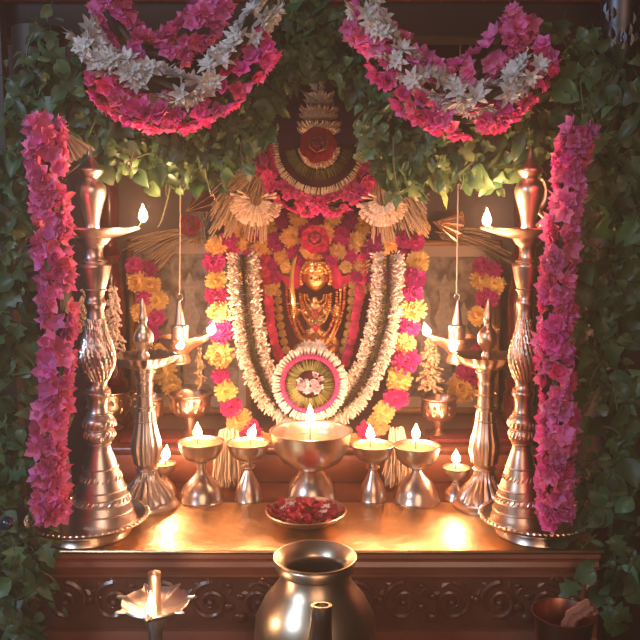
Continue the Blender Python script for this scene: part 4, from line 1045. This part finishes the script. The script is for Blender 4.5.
# ------------------------------------------------------------------ side garlands and details on the picture frames
def side(seq, label, Y=1.22):
    g = thing('short_chrysanthemum_garland', label, 'garland', P(seq[-1][0], seq[-1][1], Y), 'short chrysanthemum garlands over the pictures')
    beads(g, seq, Y, 1.25)
    core(g, ppath([(p[0], p[1]) for p in seq], 20, Y+.006), .003)
side([(134, 266, 'm', .9), (148, 270, 'm', .9), (138, 281, 'y', 1.1), (152, 285, 'y', .9), (146, 297, 'm', .9), (158, 300, 'y', 1.), (142, 312, 'y', 1.05), (156, 318, 'm', .9), (150, 334, 'm', 1), (160, 352, 'y', 1.), (164, 372, 'y', 1.3), (172, 386, 'y', 1.)], 'short magenta and yellow garland on the left framed picture')
side([(482, 266, 'm', .9), (494, 270, 'm', .8), (482, 280, 'y', 1.1), (495, 285, 'y', 1.), (487, 297, 'm', 1.1), (478, 316, 'y', 1.), (490, 332, 'y', .8), (474, 345, 'm', .9), (466, 372, 'm', 1.), (462, 388, 'y', 1.5), (474, 378, 'm', .9)], 'short magenta and yellow garland on the right framed picture')
def tuft(x, y, hw, h, label, mtl='cream', Y=1.0, n=110):
    g = thing('jasmine_tassel', label, 'tassel', P(x, y+h, Y), 'hanging jasmine tassels')
    mb = MB()
    for i in range(n):
        t = i/n; yy = y+h*t; a = R.uniform(-pi, pi); r0 = hw*(.35+.65*t); p0 = P(x, yy-4, Y); s_ = S(yy, Y)
        p0 = p0+Vector((R.uniform(-.4, .4)*r0*s_, -R.uniform(0, .006), 0)); mb.bud(p0, p0+Vector((r0*s_*.7*sin(a), -abs(cos(a))*r0*s_*.6, -R.uniform(-2, 9)*s_)), .0021, 5)
    mb.obj('buds', mtl, g, kind='stuff')
    MB().tube([P(x, y-8, Y), P(x, y+h-4, Y)], .0012, 5).obj('string', 'stemdark', g)
tuft(114, 290, 16, 62, 'white jasmine tassel hanging right of the tall silvery lamp')
tuft(84, 292, 10, 44, 'small white jasmine tassel behind the left pink garland', Y=.99, n=60)
tuft(430, 340, 18, 50, 'dried grey brown flower tassel below the right hanging flame', 'straw', 1.12, 170)
tuft(200, 352, 9, 34, 'dried brown flower tassel below the left hanging flame', 'straw', 1.13, 50)
def strays(pts, label, Y):
    g = thing('straw_spray', label, 'straw', P(pts[0][0][0], pts[0][0][1], Y), 'straw sprays lying over the picture frames'); mb = MB()
    for a, b, n in pts:
        for i in range(n):
            p = P(a[0]+R.uniform(-6, 6), a[1]+R.uniform(-3, 3), Y+R.uniform(-.004, .004)); q = P(b[0]+R.uniform(-12, 12), b[1]+R.uniform(-9, 9), Y-.012+R.uniform(-.006, .006))
            mb.tube(spline([p, p.lerp(q, .5)+Vector((0, 0, .006)), q], 6), .0009, 4)
    mb.obj('straw_strands', 'straw', g, kind='stuff')
strays([((195, 236), (150, 262), 22), ((190, 232), (132, 246), 12), ((205, 214), (205, 240), 10)], 'dry straw spray lying over the left picture frame', 1.245)
strays([((446, 236), (505, 256), 14), ((440, 234), (490, 238), 8)], 'dry straw spray lying over the right picture frame', 1.245)
def fan_ornament(px, py, Y, label, mtl, ang, sc=1.):
    g = thing('fan_ornament', label, 'ornament', P(px, py, Y), 'fan ornaments on the picture frames'); s = S(py, Y)*sc
    c = P(px, py, Y); mb = MB(); n = 9
    vs = []; 
    pts = []
    for i in range(n):
        a = ang + radians(-32+64*i/(n-1)); pts.append((c.x+24*s*cos(a), c.z+24*s*sin(a)))
    vs = [(c.x, Y, c.z)] + [(x, Y-.002*(i % 2), z) for i, (x, z) in enumerate(pts)]; m_ = len(vs)
    vs += [(x, y+.003, z) for x, y, z in vs]
    fs = [(0, i, i+1) for i in range(1, m_-1)] + [(m_, m_+i+1, m_+i) for i in range(1, m_-1)] + [(i, m_+i, m_+i+1, i+1) for i in range(1, m_-1)] + [(0, m_, m_+1, 1), (m_-1, 2*m_-1, m_, 0)]
    mb.add(vs, fs); mb.obj('fan', mtl, g, smooth=False)
    e = MB(); e.tube([(x, Y-.002, z) for x, z in pts], .0011, 5)
    for i in range(0, n, 2): e.tube([(c.x, Y-.002, c.z), (pts[i][0], Y-.003, pts[i][1])], .0007, 5)
    for i in range(n): e.ball((pts[i][0]*.95+c.x*.05, Y-.003, pts[i][1]*.95+c.z*.05), .0014, 6, 5)
    e.obj('gilt_edging', 'gold', g)
fan_ornament(186, 212, 1.235, 'dark red fan with gilt edging above the left picture frame', 'maroon', radians(32), 1.35)
fan_ornament(433, 222, 1.235, 'gilt fan ornament leaning above the right picture frame', 'bronze', radians(-12), 1.3)
rose(190, 226, 1.235, 12, 'rose', 'dark red rose resting on the left picture frame')
rose(452, 222, 1.25, 10, 'rose', 'dark red rose behind the gilt fan on the right picture frame')
# pale leaf fan, bead, brass scroll
g = thing('pale_leaf_fan', 'pale translucent fan leaf beside the top of the left pink garland', 'leaf', P(62, 132, .86)); mb = MB(); c = P(62, 130, .86); vs = [tuple(c)]; n = 14
for i in range(n+1):
    a = radians(-100+70*i/n); q = (34 if i % 2 else 31)*S(140, .86); vs.append((c.x+q*cos(a), .86-(.002 if i % 2 else -.002), c.z+q*sin(a)))
mb.add(vs, [(0, i, i+1) for i in range(1, n+1)]); mb.obj('leaf_blade', 'paleleaf', g, smooth=False)
mb = MB()
for i in range(0, n+1, 2): mb.tube([vs[0], vs[1+i]], .0004, 4)
mb.obj('leaf_ribs', 'strawlight', g)
o = MB().ball(P(7, 523, .80), .007, 16, 12).obj('glazed_ball', 'bluebead'); tag(o, 'small dark blue glazed ball among the lower left leaves', 'ball')
g = thing('brass_scroll', 'golden scroll ornament behind the top of the right pink garland', 'ornament', P(540, 222, .95)); mb = MB()
q = []
for i in range(22):
    t = i/21; a = -pi/2+2*pi*1.15*t; rr = (13-5*t)*S(190, .95); cc = P(539, 192, .95); q.append((cc.x+rr*.6*cos(a), .95, cc.z+rr*1.3*sin(a)))
mb.tube(q, [.003-.0001*i for i in range(22)], 8); mb.tube(spline([P(536, 226, .95), P(544, 218, .95), P(535, 208, .95), P(541, 200, .95)], 10), .0025, 8); mb.ball(P(541, 226, .95), .004)
mb.obj('scroll', 'bronze', g)
